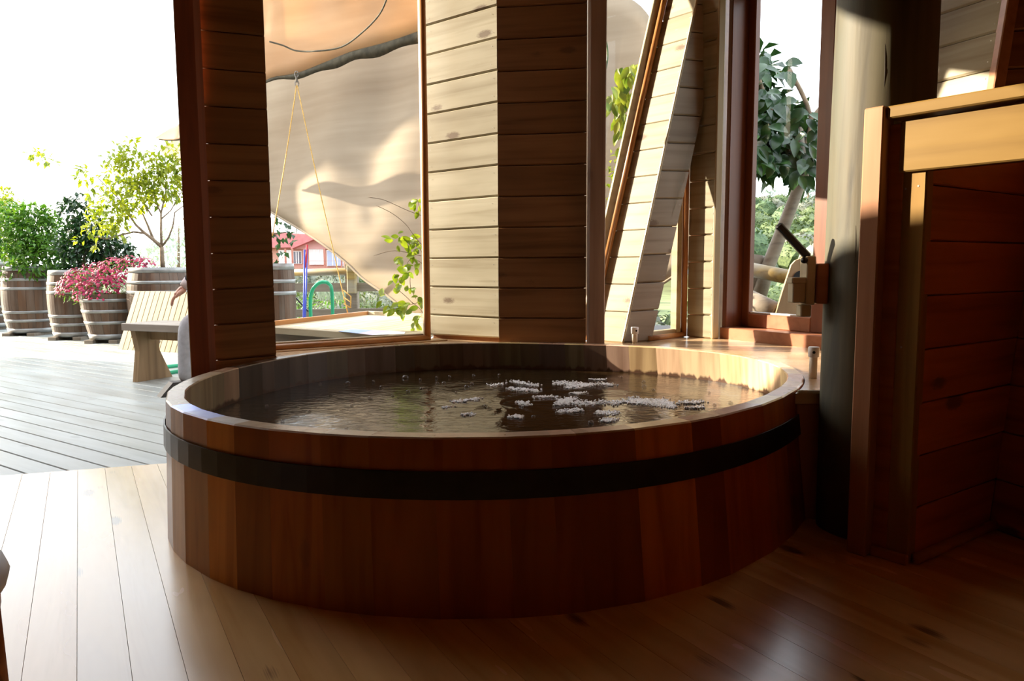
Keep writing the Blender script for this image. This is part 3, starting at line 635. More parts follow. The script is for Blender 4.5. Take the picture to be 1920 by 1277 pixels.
GD = V(.825, .565, 0).normalized(); K1 = V(1.124, 2.027, 0)
zg = seams(onplane(1712, 859, K1, K1 + GD).z, .152, 0, 1.22)
ga, gb_ = (K1 + GD * .012, K1 + GD * .012 + V(0, 0, 1.5)), (K1 + GD * .51, K1 + GD * .81 + V(0, 0, 1.5))
for k in range(len(zg) - 1):
    dz = .0
    o = plank(M_dark, None, edge_at(ga, zg[k]), edge_at(gb_, zg[k]), edge_at(gb_, zg[k + 1]), edge_at(ga, zg[k + 1]), gap=.003, bev=.004, jit=R_.uniform(-.002, .001)); reparent(o, cab)
gn = V(-GD.y, GD.x, 0)
g2 = V(.30, -1, 0).normalized()
gc = (gb_[0] + g2 * 1.2, gb_[1] + g2 * 1.2)
for k in range(len(zg) - 1):
    o = plank(M_dark, None, edge_at(gb_, zg[k]), edge_at(gc, zg[k]), edge_at(gc, zg[k + 1]), edge_at(gb_, zg[k + 1]), gap=.003, bev=.004, jit=R_.uniform(-.002, .001)); reparent(o, cab)
mbk = MB(); mbk.loft([[K1 + GD * .03 + gn * .024, K1 + GD * .55 + gn * .024, gc[0] + V(.06, 0, 0), gc[0] + V(.14, 0, 0), K1 + GD * .6 + gn * .1, K1 + GD * .03 + gn * .06], [K1 + GD * .03 + gn * .024 + V(0, 0, 1.24), K1 + GD * .80 + gn * .024 + V(0, 0, 1.24), gc[1] + V(.06, 0, 0), gc[1] + V(.14, 0, 0), K1 + GD * .9 + gn * .1 + V(0, 0, 1.24), K1 + GD * .03 + gn * .06 + V(0, 0, 1.24)]])
reparent(mbk.build('inner_core', M_room, None), cab)
o = beam('corner_bead', K1 + GD * .006 - gn * .006 + V(0, 0, .02), K1 + GD * .006 - gn * .006 + V(0, 0, 1.10), .012, .012, M_gold, None, .002); reparent(o, cab)
o = MB().tube([K1 + GD * .02 - gn * .014 + V(0, 0, .016), K1 + GD * .53 - gn * .014 + V(0, 0, .016)], .016, 10).build('skirting', M_trimx, None, True); reparent(o, cab)
nm = MB()
for s, z in ((.092, 1.06), (.125, 1.065), (.10, .62)):
    p = K0 + KU * s + KNn * .0008 + V(0, 0, z); nm.add([p + (KU * math.cos(i * math.pi / 4) + V(0, 0, 1) * math.sin(i * math.pi / 4)) * .0028 for i in range(8)], [tuple(range(8))])
o = nm.build('nails', M_nail, None); o['kind'] = 'stuff'; reparent(o, cab)
# ------------------------------------------------------------------ latch block with black arm on the casement
lt_ = tag(empty('window_prop', P_ @ V(.56, .10, .60)), 'wooden bracket with a raised black prop arm beside the casement window', 'window prop')
def pbx(nm, a, b, mat, bev=.004):
    o = MB().box(a, b, bev).build(nm, mat, None); o.matrix_world = P_; reparent(o, lt_); return o
def sbox(par, nm, px0, py0, px1, py1, y, dep, mat, bev=.003):     # upright block whose front face fills those photo bounds at distance y
    a, b = far(px0, py1, y), far(px1, py0, y)
    o = MB().box((a.x, y, a.z), (b.x, y + dep, b.z), bev).build(nm, mat, None); return reparent(o, par)
bpy.data.objects.remove(lt_)
lt_ = tag(empty('wall_bracket', far(1545, 570, 2.36)), 'small wooden bracket with raised black arm fixed to the round post', 'bracket')
sbox(lt_, 'back_plate', 1531, 494, 1556, 570, 2.33, .07, M_redx)
sbox(lt_, 'upright_block', 1511, 480, 1531, 572, 2.335, .06, M_bead)
sbox(lt_, 'small_block', 1486, 525, 1512, 568, 2.34, .045, M_bead); sbox(lt_, 'lid_strip', 1485, 520, 1513, 532, 2.338, .05, M_bead)
sbox(lt_, 'foot', 1501, 572, 1522, 594, 2.345, .04, M_bead)
a, b_ = far(1516, 483, 2.36), far(1458, 421, 2.36)
o = beam('black_arm', a, b_, .020, .024, M_black, None, .005); reparent(o, lt_)
o = MB().tube([far(1507, 488, 2.335), far(1519, 488, 2.385)], .010, 12).build('hinge', M_black, None, True); reparent(o, lt_)
# ------------------------------------------------------------------ outside: deck boards
dk = struct('trim_3', 'weathered grey-green deck boards outside the doorway', 'deck')
dd = V(.828, -.56, 0).normalized(); dn = V(-dd.y, dd.x, 0)
jn = V(.9, .42, 0).normalized(); jd = jn.dot(V(-1.40, 3.25, 0))
common = [(V(-1, 0, 0), 12.0), (V(0, 1, 0), 11.5), (V(1, 0, 0), 2.6), (V(.35, .94, 0).normalized(), V(.35, .94, 0).normalized().dot(V(-1.2, 9.9, 0)))]
for extra in ([(-tn, -tn.dot(T0) - .001), (jn, jd)], [(-WN, -WN.dot(wz) - .14), (-jn, -jd)]):
    for k, poly in strip_polys(dd, dn, .121, .005, -30, 110, common + extra, .03): board_obj(poly, -.04, -.004, dd, M_deck, dk, 'plank', .003)
gr = struct('ground', 'grassy ground beyond the deck', 'ground')
MB().box((-120, -40, -.9), (120, 160, -.8)).build('ground_sheet', M_ground, gr)
MB().box((-12, 2.6, -.3), (2.6, 11.5, -.07)).build('under_deck', M_hole, dk) 
# wall added left of the deck, outside the frame, to block the low sun
wg = struct('wall_sun_block', 'added boarded wall left of the deck, outside the frame, blocking the low sun', 'wall')
MB().loft([[V(-2.86, 2.80, -.05), V(-2.78, 2.76, -.05), V(-2.78, 2.76, 2.72), V(-2.86, 2.80, 2.72)], [V(-4.46, 4.36, -.05), V(-4.38, 4.32, -.05), V(-4.38, 4.32, 2.68), V(-4.46, 4.36, 2.68)], [V(-8.58, 8.35, -.05), V(-8.50, 8.35, -.05), V(-8.50, 8.35, 2.5), V(-8.58, 8.35, 2.5)]]).build('wall_core', M_pine_shade, wg)
# ------------------------------------------------------------------ barrels
def barrel(x, y, rt_, rb_, rm_, h, hoops, label, cut=False, z0=.05):
    o = tag(empty('barrel_planter', (x, y, -.012)), label, 'barrel')
    prof = []
    for i in range(13):
        t = i / 12; r = rb_ + (rt_ - rb_) * t + (rm_ - (rb_ + rt_) / 2) * (1 - (2 * t - 1) ** 2) if not cut else rb_ + (rt_ - rb_) * t + .012 * math.sin(math.pi * t)
        prof.append((r, z0 + h * t))
    def rad(z): 
        t = (z - z0) / h * 12; i = max(0, min(11, int(t))); return prof[i][0] + (prof[i + 1][0] - prof[i][0]) * (t - i)
    full = prof + [(rt_ - .03, z0 + h), (rt_ - .035, z0 + h - .06)]
    ns = 22
    for k in range(ns):                       # one mesh per stave
        a, b = 2 * math.pi * (k + .012) / ns, 2 * math.pi * (k + .988) / ns; rings = []
        for r, z in prof: rings.append([V(r * math.cos(a), r * math.sin(a), z), V(r * 1.004 * math.cos((a + b) / 2), r * 1.004 * math.sin((a + b) / 2), z), V(r * math.cos(b), r * math.sin(b), z), V((r - .03) * math.cos(b), (r - .03) * math.sin(b), z), V((r - .03) * math.cos(a), (r - .03) * math.sin(a), z)])
        s_ = MB().loft(rings).build('stave', M_barrel, o, False); q = R_.uniform(.75, 1.25); s_.color = (q, q, q, 1)
    for f, w in hoops:
        z = z0 + h * f; MB().lathe([(rad(z - w / 2) + .001, z - w / 2), (rad(z - w / 2) + .005, z - w / 2), (rad(z + w / 2) + .005, z + w / 2), (rad(z + w / 2) + .001, z + w / 2)], 36, cap=False).build('hoop', M_hoop, o, True)
    MB().lathe([(.01, z0 + h - .07), (rt_ - .032, z0 + h - .07)], 22).build('soil', M_soil, o)
    for sx in (-1, 1): MB().box((sx * rb_ * .6 - .05, -rb_ - .03, 0), (sx * rb_ * .6 + .05, rb_, z0 - .002), .004).build('support_block', M_rail, o)
    return o
HP = [(.965, .06), (.80, .035), (.665, .035), (.31, .035), (.18, .035), (.03, .055)]
def gxy(px, py): p = at(px, py, -.0); return p
def behind(p, r): d = V(p.x, p.y, 0).normalized(); return p + d * r
bs = []
for px, py, rt_, rm_, lab in ((-22, 619, .27, .33, 'oak barrel planter cut off by the left edge of the photo'), (62, 629, .265, .31, 'tall oak barrel planter second from the left with a green bush'), (146, 637, .27, .305, 'tall oak barrel planter half hidden by pink flowers')):
    p = behind(gxy(px, py), .26); bs.append(p); s = p.y / 9.3
    barrel(p.x, p.y, rt_ * s, .255 * s, rm_ * s, .82 * s, HP, lab)
p4 = behind(gxy(212, 643), .24); barrel(p4.x, p4.y, .33, .235, .30, .53, [(.86, .035), (.62, .035), (.37, .035), (.06, .06)], 'low half barrel pot holding pink flowers', True)
p5 = far(306, 620, 8.55); p5.z = 0; barrel(p5.x, p5.y, .315, .27, .36, .83, HP, 'oak barrel planter with the lime-leaved tree behind the pale board')
p6 = far(520, 600, 7.3); p6.z = 0; barrel(p6.x, p6.y, .17, .15, .185, .86, HP, 'grey barrel beside the wall strip seen through the sail window')
# ------------------------------------------------------------------ plants
def leaf(mb, p, d, up, L_, w, mi=0, fold=.25):
    d = d.normalized(); s = d.cross(up)
    s = s.normalized() if s.length > 1e-4 else d.orthogonal().normalized(); n = s.cross(d)
    m1 = p + d * L_ * .5; mb.add([p, m1 + s * w * .5 + n * w * fold, p + d * L_ - n * L_ * .12, m1 - s * w * .5 + n * w * fold, m1], [(0, 4, 1), (1, 4, 2), (2, 4, 3), (3, 4, 0)], mi)
def rdir(): 
    while True:
        v = V(R_.uniform(-1, 1), R_.uniform(-1, 1), R_.uniform(-1, 1))
        if .05 < v.length < 1: return v.normalized()
def cloud(mb, c, r, n, L_, w, sq=(1, 1, 1), hollow=.45, droop=.3):
    for _ in range(n):
        d = rdir(); k = R_.uniform(hollow, 1) ** .6; p = c + V(d.x * r * sq[0] * k, d.y * r * sq[1] * k, d.z * r * sq[2] * k)
        dr = (d * .7 + rdir() * .9 + V(0, 0, -droop)); leaf(mb, p, dr, V(0, 0, 1) + rdir() * .5, L_ * R_.uniform(.7, 1.25), w * R_.uniform(.7, 1.2))
def plant(name, label, cat, base, mat, blobs, leafsize, n, group=None, branches=(), barkr=.02):
    o = tag(empty(name, base), label, cat, group)
    if branches:
        mb = MB()
        for pts, r0, r1 in branches:
            pts = [Vector(p) - Vector(base) for p in pts]; k = len(pts) - 1
            mb.tube(pts, [r0 + (r1 - r0) * i / k for i in range(k + 1)], 7)
        mb.build('branches', M_bark, o, True)
    mb = MB()
    for c, r, sq in blobs: cloud(mb, Vector(c) - Vector(base), r, max(6, int(n * (r ** 2))), leafsize[0], leafsize[1], sq)
    f = mb.build('foliage', mat, o, True); f['kind'] = 'stuff'; return o
def PB(px, py, y, rpx): return (far(px, py, y), rpx / F0 * y, (1, 1, 1))
yb = bs[1].y
plant('citrus_bush', 'dense green citrus bush growing in the tall barrel left of the flowers', 'bush', (bs[1].x, yb, .80), M_lf_mid,
      [PB(x, y, yb + dz, r) for x, y, r, dz in ((20, 440, 45, 0), (60, 430, 42, 0), (95, 445, 36, .1), (30, 485, 45, -.1), (75, 480, 45, -.1), (105, 480, 30, 0), (60, 405, 26, 0), (90, 402, 16, 0), (10, 410, 32, .1))], (.08, .042), 6000, None,
      [([(bs[1].x, yb, .72), far(68, 480, yb), far(60, 440, yb)], .03, .012), ([far(68, 490, yb), far(35, 450, yb)], .018, .008), ([far(66, 470, yb), far(92, 440, yb)], .018, .008)])
plant('bush', 'yellowish green bush at the left edge above the cut-off barrel', 'bush', (bs[0].x, bs[0].y, .80), M_lf_lime, [PB(x, y, bs[0].y + .2, r) for x, y, r in ((2, 372, 22), (18, 385, 16), (-20, 400, 40), (-25, 460, 55), (5, 500, 28), (8, 420, 20))], (.08, .042), 4500, None, [([(bs[0].x, bs[0].y, .72), far(-20, 440, bs[0].y)], .03, .01)])
yc = bs[2].y + .15
plant('dark_bush', 'dark green bush growing behind the pink flowers', 'bush', (bs[2].x, yc, .80), M_lf_deep, [PB(x, y, yc + dz, r) for x, y, r, dz in ((140, 400, 24, 0), (160, 425, 30, 0), (135, 450, 30, 0), (185, 450, 36, 0), (150, 480, 40, 0), (210, 470, 34, .1), (180, 490, 40, .2), (230, 480, 26, .2), (125, 385, 12, 0), (150, 378, 12, 0))], (.09, .045), 5200, None, [([(bs[2].x, yc, .72), far(165, 440, yc)], .03, .012)])
# pink flowers in the low pot
fo_ = tag(empty('flower_bush', (p4.x, p4.y, .50)), 'mound of pink daisies spilling over the low half barrel pot', 'flowers')
mb = MB(); fb = MB()
for px, py, r, dy in ((215, 520, 34, 0), (180, 525, 30, -.05), (150, 535, 30, -.1), (245, 512, 30, .05), (270, 505, 22, .15), (130, 545, 22, -.05), (195, 550, 30, -.15), (230, 540, 26, -.05), (165, 555, 24, -.15)):
    c = far(px, py, p4.y + dy) - V(p4.x, p4.y, .50); rr = r / F0 * p4.y; cloud(mb, c, rr, int(5200 * rr * rr), .05, .012, (1, 1, 1), .3, 0)
    for _ in range(int(270 * rr * rr / .030)):
        d = rdir()
        if d.z < -.35 or (d.y > .4 and d.z < .5): continue
        if d.x > .2 and d.z < .1 and R_.random() < .6: continue
        p = c + d * rr * R_.uniform(.98, 1.12); nrm = (d + V(0, -.25, .5)).normalized(); a = nrm.orthogonal().normalized(); b = nrm.cross(a); q = R_.uniform(.014, .022)
        fb.add([p + nrm * .004] + [p + (a * math.cos(i * math.pi / 4) + b * math.sin(i * math.pi / 4)) * q * (1 if i % 2 else .72) for i in range(8)], [(0, 1 + i, 1 + (i + 1) % 8) for i in range(8)])
f = mb.build('foliage', leafmat('daisy_foliage', (.06, .17, .03), (.20, .34, .05), .3), fo_, True); f['kind'] = 'stuff'
f = fb.build('blossoms', M_blossom, fo_); f['kind'] = 'stuff'
# lime tree in barrel 5
yl = p5.y
def BR(pts, r0, r1, dy=0): return ([far(x, y, yl + dy * i / max(1, len(pts) - 1)) for i, (x, y) in enumerate(pts)], r0, r1)
brs = [BR([(306, 508), (304, 485), (303, 463)], .028, .024), BR([(303, 463), (288, 450), (270, 436), (255, 422), (243, 405)], .022, .010, -.2), BR([(270, 437), (250, 435), (225, 441), (200, 448), (178, 444)], .013, .005, -.3),
       BR([(288, 450), (278, 425), (268, 402), (255, 390)], .016, .006, .2), BR([(303, 463), (302, 430), (302, 400), (308, 372), (312, 350)], .016, .006, .1), BR([(303, 463), (316, 446), (324, 425), (328, 398), (345, 385)], .013, .005, -.1),
       BR([(302, 400), (292, 378), (285, 355), (290, 330)], .010, .004, .2), BR([(255, 422), (240, 395), (222, 372), (205, 355)], .009, .003, -.2), BR([(285, 405), (262, 370), (262, 340), (266, 320)], .009, .003, .1), BR([(303, 410), (320, 395), (340, 360), (345, 340)], .008, .003, .1), BR([(243, 405), (232, 375), (240, 345), (230, 310), (225, 275)], .006, .002, -.1), BR([(205, 355), (180, 330), (165, 318)], .005, .002, -.1), BR([(165, 318), (120, 305), (85, 298), (60, 282)], .003, .002, -.2), BR([(222, 372), (180, 380), (155, 390)], .005, .002, -.2)]
plant('lemon_tree', 'yellow-green lemon tree with bare forked trunk rising above the pale board', 'tree', (p5.x, p5.y, .80), M_lf_lime,
      [PB(x, y, yl + dz, r) for x, y, r, dz in ((225, 330, 30, -.1), (250, 315, 34, 0), (275, 330, 36, .1), (300, 340, 34, .1), (325, 330, 32, .1), (340, 310, 26, .2), (240, 360, 32, -.1), (215, 385, 30, -.2), (200, 412, 26, -.3), (180, 425, 20, -.3), (225, 405, 26, -.2), (262, 365, 30, 0), (290, 365, 26, .1), (230, 285, 18, -.1), (245, 268, 12, -.1), (215, 300, 18, -.1), (160, 330, 14, -.2), (155, 315, 10, -.2), (182, 345, 12, -.2), (300, 290, 14, .1), (325, 280, 12, .1), (185, 458, 9, -.3), (172, 365, 12, -.2), (150, 448, 8, -.3), (335, 355, 22, .1), (310, 310, 24, .1), (75, 293, 13, -.2), (95, 300, 10, -.2), (62, 285, 9, -.2), (180, 392, 14, -.2), (228, 435, 12, -.3))], (.085, .042), 3000, None, brs)
# pale board leaning on the barrel
lid = tag(empty('leaning_lid', at(222, 656, -.012)), 'pale boarded lid with a hand hole leaning against the barrels behind the bench', 'lid')
lb0 = at(222, 656, -.010); ldx = (at(350, 663, -.010) - lb0); ldx.z = 0; ldx.normalize(); lup = (V(.05, 0, 0) + V(-ldx.y, ldx.x, 0) * .24 + V(0, 0, .615))
for k in range(20):
    w = .0755
    b0, b1 = lb0 + ldx * (k * w), lb0 + ldx * ((k + 1) * w); ex = lup.normalized(); Mx = frameM(b0, ldx, lup)
    L_ = lup.length; o = MB().box((.0025, -.012, 0), (w - .0025, .012, L_), .003).build('plank', M_panel, None); o.matrix_world = Mx; reparent(o, lid)
    if k == 7:
        c = b0 + ldx * w * .5 + lup.normalized() * .105; nrm = Mx.to_3x3() @ V(0, 1, 0); nrm = nrm if nrm.y < 0 else -nrm
        o = MB().add([c + nrm * .0128 + ldx * math.cos(i * math.pi / 6) * .011 + lup.normalized() * math.sin(i * math.pi / 6) * .02 for i in range(12)], [tuple(range(12))]).build('hand_hole', M_hole, None); reparent(o, lid)
# bench
BL, BX, BY = at(247, 718, -.012), V(.92, -.39, 0).normalized(), V(.39, .92, 0).normalized()
bn = tag(empty('garden_bench', BL), 'weathered grey wooden bench with waisted leg boards on the deck', 'bench')
Mb = frameM(BL, BX)
def bbx(nm, a, b, mat, bev=.004): o = MB().box(a, b, bev).build(nm, mat, None); o.matrix_world = Mb; return reparent(o, bn)
zt = .455
for y0 in (-.02, .165): bbx('seat_board', (-.055, y0, zt - .055), (1.03, y0 + .178, zt), M_bench)
bbx('apron', (.03, .14, zt - .135), (.95, .18, zt - .057), M_benchleg)
def legboard(x):
    poly = [(0, 0), (.33, 0), (.215, .24), (.235, zt - .056), (.005, zt - .056), (.035, .24)]
    vs = [V(x, y, z) for y, z in poly] + [V(x + .05, y, z) for y, z in poly]; n = 6
    o = mesh_obj('leg', vs, [tuple(range(5, -1, -1)), tuple(range(6, 12))] + [(i, (i + 1) % 6, 6 + (i + 1) % 6, 6 + i) for i in range(6)], M_benchleg, None); o.matrix_world = Mb; return reparent(o, bn)
legboard(.01); legboard(.90)
# green hose lying behind the bench
hp = [at(x, y, .006) for x, y in ((300, 690), (318, 688), (335, 686), (360, 683), (400, 684), (420, 690), (400, 697), (360, 695), (335, 697), (315, 700), (290, 704))]
def smooth_path(pts, n=8):
    out = []
    for i in range(len(pts) - 1):
        p0, p1, p2, p3 = pts[max(i - 1, 0)], pts[i], pts[i + 1], pts[min(i + 2, len(pts) - 1)]
        for k in range(n):
            t = k / n; out.append(.5 * ((2 * p1) + (p2 - p0) * t + (2 * p0 - 5 * p1 + 4 * p2 - p3) * t * t + (3 * p1 - p0 - 3 * p2 + p3) * t ** 3))
    return out + [pts[-1]]
tag(MB().tube(smooth_path(hp), .020, 8).build('garden_hose', M_green_hose, None, True), 'green hose lying in a loop on the deck behind the bench', 'hose')
# ------------------------------------------------------------------ sails
def sheet(name, cols, nrow, mat, thick=.004, sag=0.0, parent=None):
    """cols: list of (top px,py,y, bottom px,py,y); smooth cloth through them"""
    tops = smooth_path([far(*c[:3]) for c in cols], 5); bots = smooth_path([far(*c[3:]) for c in cols], 5)
    rows = []
    for i in range(nrow + 1):
        t = i / nrow; row = []
        for j, (a, b) in enumerate(zip(tops, bots)):
            p = a.lerp(b, t); w = math.sin(math.pi * t) * (b - a).length
            p = p + V(.15, 1, 0) * (sag * w + .010 * w * math.sin(j * .55 + t * 5)); row.append(p)
        rows.append(row)
    mb = MB(); mb.loft(rows, cap=False, closed=False); o = mb.build(name, mat, parent, True)
    m_ = o.modifiers.new('thickness', 'SOLIDIFY'); m_.thickness = thick; return o, tops, bots
s1 = tag(empty('shade_sail'), 'large sand coloured sail cloth hanging down to the deck outside the windows', 'shade sail')
colsL = [(299, 282, 9.50, 303, 286, 9.50), (345, 246, 9.15, 345, 308, 9.10), (400, 195, 8.75, 400, 338, 8.65), (470, 140, 8.3, 470, 376, 8.2), (522, 90, 7.95, 522, 406, 7.8), (600, 20, 7.5, 592, 449, 7.25), (680, -30, 7.2, 646, 490, 7.0), (760, -60, 7.0, 680, 522, 6.85), (840, -75, 6.7, 722, 551, 6.65), (930, -70, 6.45, 784, 592, 6.4), (1020, -55, 6.2, 900, 604, 6.1), (1110, -28, 6.0, 1050, 604, 5.85), (1190, 2, 5.85, 1150, 590, 5.7), (1240, 58, 5.75, 1230, 540, 5.5), (1320, 135, 5.6, 1320, 480, 5.4)]
o, tp, bt = sheet('cloth', colsL, 16, M_sail, sag=.05, parent=s1)
MB().tube(bt, .012, 6).build('bottom_hem', M_sail, s1, True)
s2 = tag(empty('shade_sail'), 'peach sail cloth stretched above the larger sand coloured sail', 'shade sail')
colsU = [(292, 258, 8.1, 294, 260, 8.1), (320, 240, 7.9, 318, 262, 7.85), (345, 222, 7.7, 345, 256, 7.6), (400, 110, 7.2, 400, 214, 7.4), (460, 0, 6.6, 460, 172, 7.2), (510, -120, 6.0, 508, 146, 7.0), (560, -200, 5.7, 556, 137, 6.85), (620, -260, 5.4, 610, 116, 6.7), (680, -300, 5.2, 660, 96, 6.5), (740, -320, 5.0, 720, 80, 6.35), (800, -330, 4.9, 790, 56, 6.2), (880, -330, 4.8, 880, 20, 6.0), (960, -330, 4.7, 960, -30, 5.8)]
o, tp2, bt2 = sheet('cloth', colsU, 10, M_sail2, sag=.04, parent=s2)
hem = MB(); n2 = len(bt2); R0 = []
for i, p in enumerate(bt2):
    t = i / (n2 - 1); h = .014 + .075 * min(1, max(0, (t - .36) / .3)) * (1 + .18 * math.sin(i * .9)); q = p + V(.02, -.006, 0)
    R0.append([q + V(0, 0, .012), q + V(.01, -.012, -.0), q + V(0, 0, -h), q + V(0, .012, -h * .4)])
hem.loft(R0).build('hem', M_hem, s2, True)
MB().tube(smooth_path([far(505, 78, 6.55), far(530, 85, 6.55), far(555, 95, 6.55), (far(590, 96, 6.4)), far(640, 88, 6.3), far(680, 60, 6.1), far(712, 26, 5.9), far(728, -10, 5.7)]), .007, 6).build('seam_cord', M_hem, s2, True)
# boards added outside the frame, cut to throw bands of shade on the sail
def toward_sun(p, d): return p + TO_SUN * d
def sailpt(px, py):
    x = max(299.5, min(1319, px)); i = max(k for k in range(len(colsL) - 1) if colsL[k][0] <= x); f = (x - colsL[i][0]) / (colsL[i + 1][0] - colsL[i][0])
    c = [u + (v - u) * f for u, v in zip(colsL[i], colsL[i + 1])]; t = (py - c[1]) / (c[4] - c[1]) if c[4] != c[1] else .5
    return far(px, py, c[2] + (c[5] - c[2]) * max(-.3, min(1.3, t)) + .06)
shade_masks = struct('sun_blockers', 'added boards outside the frame, shaped to shade the sail', 'sun blocker')
def blocker(nm, pts, d=9.0):
    P = [toward_sun(sailpt(x, y), d) for x, y in pts]; n = len(P)
    bm = bmesh.new(); f = bm.faces.new([bm.verts.new(p) for p in P]); r = bmesh.ops.extrude_face_region(bm, geom=[f])
    for g in r['geom']:
        if isinstance(g, bmesh.types.BMVert): g.co += TO_SUN * .04
    bmesh.ops.triangulate(bm, faces=[q for q in bm.faces if len(q.verts) > 4]); bm.verts.index_update()
    o = mesh_obj(nm, [v.co.copy() for v in bm.verts], [tuple(v.index for v in q.verts) for q in bm.faces], M_pine_shade, shade_masks); bm.free(); return o
blocker('shade_mask_top', [(430, -60), (700, -90), (1000, -90), (1318, -60), (1318, 250), (900, 232), (782, 258), (662, 277), (640, 298), (600, 318), (562, 348), (430, 348)])
blocker('shade_mask_left', [(430, 348), (562, 348), (566, 372), (580, 410), (606, 462), (430, 400)])
blocker('shade_mask_band', [(629, 305), (662, 277), (686, 318), (730, 362), (782, 406), (850, 470), (840, 495), (785, 438), (714, 388)], 9.02)
blocker('shade_mask_right', [(905, 232), (1318, 250), (1318, 480), (1240, 520), (1050, 600), (905, 600)], 9.02)
# rope with chain hook
rp = tag(empty('rope_line', far(556, 142, 6.80)), 'yellow rope hanging from a steel hook in a wide inverted V before the sail', 'rope')
hk = far(556, 142, 6.80)
for a_, b_ in ((far(556, 160, 6.78), far(511, 442, 6.4)), (far(557, 160, 6.78), far(652, 588, 6.55))):
    pts = [a_.lerp(b_, i / 10) + V(0, 0, -.03 * math.sin(math.pi * i / 10)) for i in range(11)]; reparent(MB().tube(pts, .0048, 6).build('strand', M_rope, None, True), rp)
mb = MB()
for k, z in enumerate((0, -.042, -.08)):
    c = hk + V(0, 0, .012 + z); ax = V(1, 0, 0) if k % 2 == 0 else V(0, 1, 0)
    mb.tube([c + ax * math.cos(i * math.pi / 5) * .017 + V(0, 0, 1) * math.sin(i * math.pi / 5) * .028 for i in range(11)], .005, 5)
reparent(mb.build('steel_hook', M_steel, None, True), rp)
MB_ = MB(); c = far(652, 588, 6.55)
for k in range(3): MB_.tube([c + V(R_.uniform(-.03, .03), 0, R_.uniform(0, .1)) + V(0, 0, .03 * k), c + V(.03, .01, .05 + .05 * k), c + V(-.03, -.01, .09 + .06 * k)], .005, 5)
reparent(MB_.build('knot', M_rope, None, True), rp)
# platform table under the sail
tb = tag(empty('platform_table', at(640, 600, .0)), 'low pale wooden platform with raised edge just outside the sail window', 'platform')
ZT = .42
pa, pb, pc = at(490, 614, ZT), at(690, 590, ZT), at(668, 637, ZT)          # left end, far corner, near corner
fx = (pc - at(490, 617, ZT)).normalized()
A_ = at(500, 612, ZT); Bc = at(690, 590, ZT); Cc = at(800, 596, ZT); Dd = at(838, 608, ZT); Ee = at(794, 632, ZT)
top_poly = [A_, Ee, Dd, Cc, Bc]
axd = (Bc - A_).normalized(); nrmp = V(-axd.y, axd.x, 0); nrmp = -nrmp if nrmp.dot(Ee - A_) < 0 else nrmp
ctr = sum(top_poly, V(0, 0, 0)) / 5; edges_pl = []
for i in range(5):
    p, q = top_poly[i], top_poly[(i + 1) % 5]; e = q - p; n_ = V(e.y, -e.x, 0).normalized(); n_ = -n_ if n_.dot(ctr - p) > 0 else n_; edges_pl.append((n_, n_.dot(V(p.x, p.y, 0))))
for k, poly in strip_polys(axd, nrmp, .095, .003, -60, 80, edges_pl): reparent(board_obj(poly, ZT - .03, ZT, axd, M_beadx, None, 'plank', .002), tb)
def rim_bar(nm, p, q, w, h, mat, z=ZT): o = beam(nm, V(p.x, p.y, z), V(q.x, q.y, z), w, h, mat, None, .004); return reparent(o, tb)
rim_bar('rim_board', A_, Bc, .03, .07, M_trimx); rim_bar('rim_board', Bc, Cc, .03, .07, M_beadx); rim_bar('front_board', A_ - V(0, .02, 0), Ee, .035, .05, M_beadx, ZT - .022)
rim_bar('front_skirt', A_ + V(.02, .06, 0), Ee + V(-.05, .05, 0), .03, .10, M_rail, ZT - .10)
for p in (A_, Bc, Cc, Ee): 
    q = p.lerp(ctr, .16); reparent(MB().box((q.x - .05, q.y - .05, -.05), (q.x + .05, q.y + .05, ZT - .03), .004).build('leg', M_rail, None), tb)
pp = tag(empty('paper_sheet', at(690, 622, ZT + .002)), 'blue and white sheet of paper lying on the pale platform', 'paper')
def quad_on(z, pts, nm, mat, par): 
    P = [at(x, y, z) for x, y in pts]; o = MB().add([p - V(0, 0, .0015) for p in P] + P, [(0, 1, 2, 3)[::-1], (4, 5, 6, 7), (0, 1, 5, 4), (1, 2, 6, 5), (2, 3, 7, 6), (3, 0, 4, 7)]).build(nm, mat, None); return reparent(o, par)
M_paperb = plain('pale_blue_print', (.38, .55, .92), .5); M_paperw = plain('white_paper', (.88, .90, .96), .5); M_paperp = plain('pinkish_print', (.74, .66, .84), .5)
quad_on(ZT + .004, [(635, 621), (672, 625), (700, 619), (662, 617)], 'blue_part', M_paperb, pp); quad_on(ZT + .004, [(672, 625), (697, 628), (732, 620), (700, 619)], 'tinted_part', M_paperp, pp); quad_on(ZT + .004, [(697, 628), (758, 626), (760, 622), (732, 620)], 'white_part', M_paperw, pp)
# poles and hose by the platform
for (x0, y0, x1, y1, lab, mt) in ((566, 600, 571, 468, 'thin blue pole standing beyond the pale platform', M_blue), (568, 600, 576, 463, 'thin blue pole with red top beyond the pale platform', M_blue)):
    a_, b_ = far(x0, y0, 6.9), far(x1, y1, 6.9); o = tag(empty('plastic_pole', a_), lab, 'pole')
    reparent(MB().tube([a_ - V(0, 0, .34), b_], .0085, 8).build('shaft', mt, None, True), o)
    if 'red' in lab: reparent(MB().tube([b_.lerp(a_, .28), b_ + V(0, 0, .02)], .0105, 8).build('red_tip', M_redp, None, True), o)
hz = [far(x, y, 6.9) for x, y in ((583, 602), (582, 575), (583, 555), (588, 540), (598, 531), (608, 529), (616, 532))]
tag(MB().tube(smooth_path(hz + [far(622, 545, 7.0), far(624, 600, 7.1)]), .017, 8).build('garden_hose', M_green_hose, None, True), 'green hose arched up beyond the pale platform', 'hose')
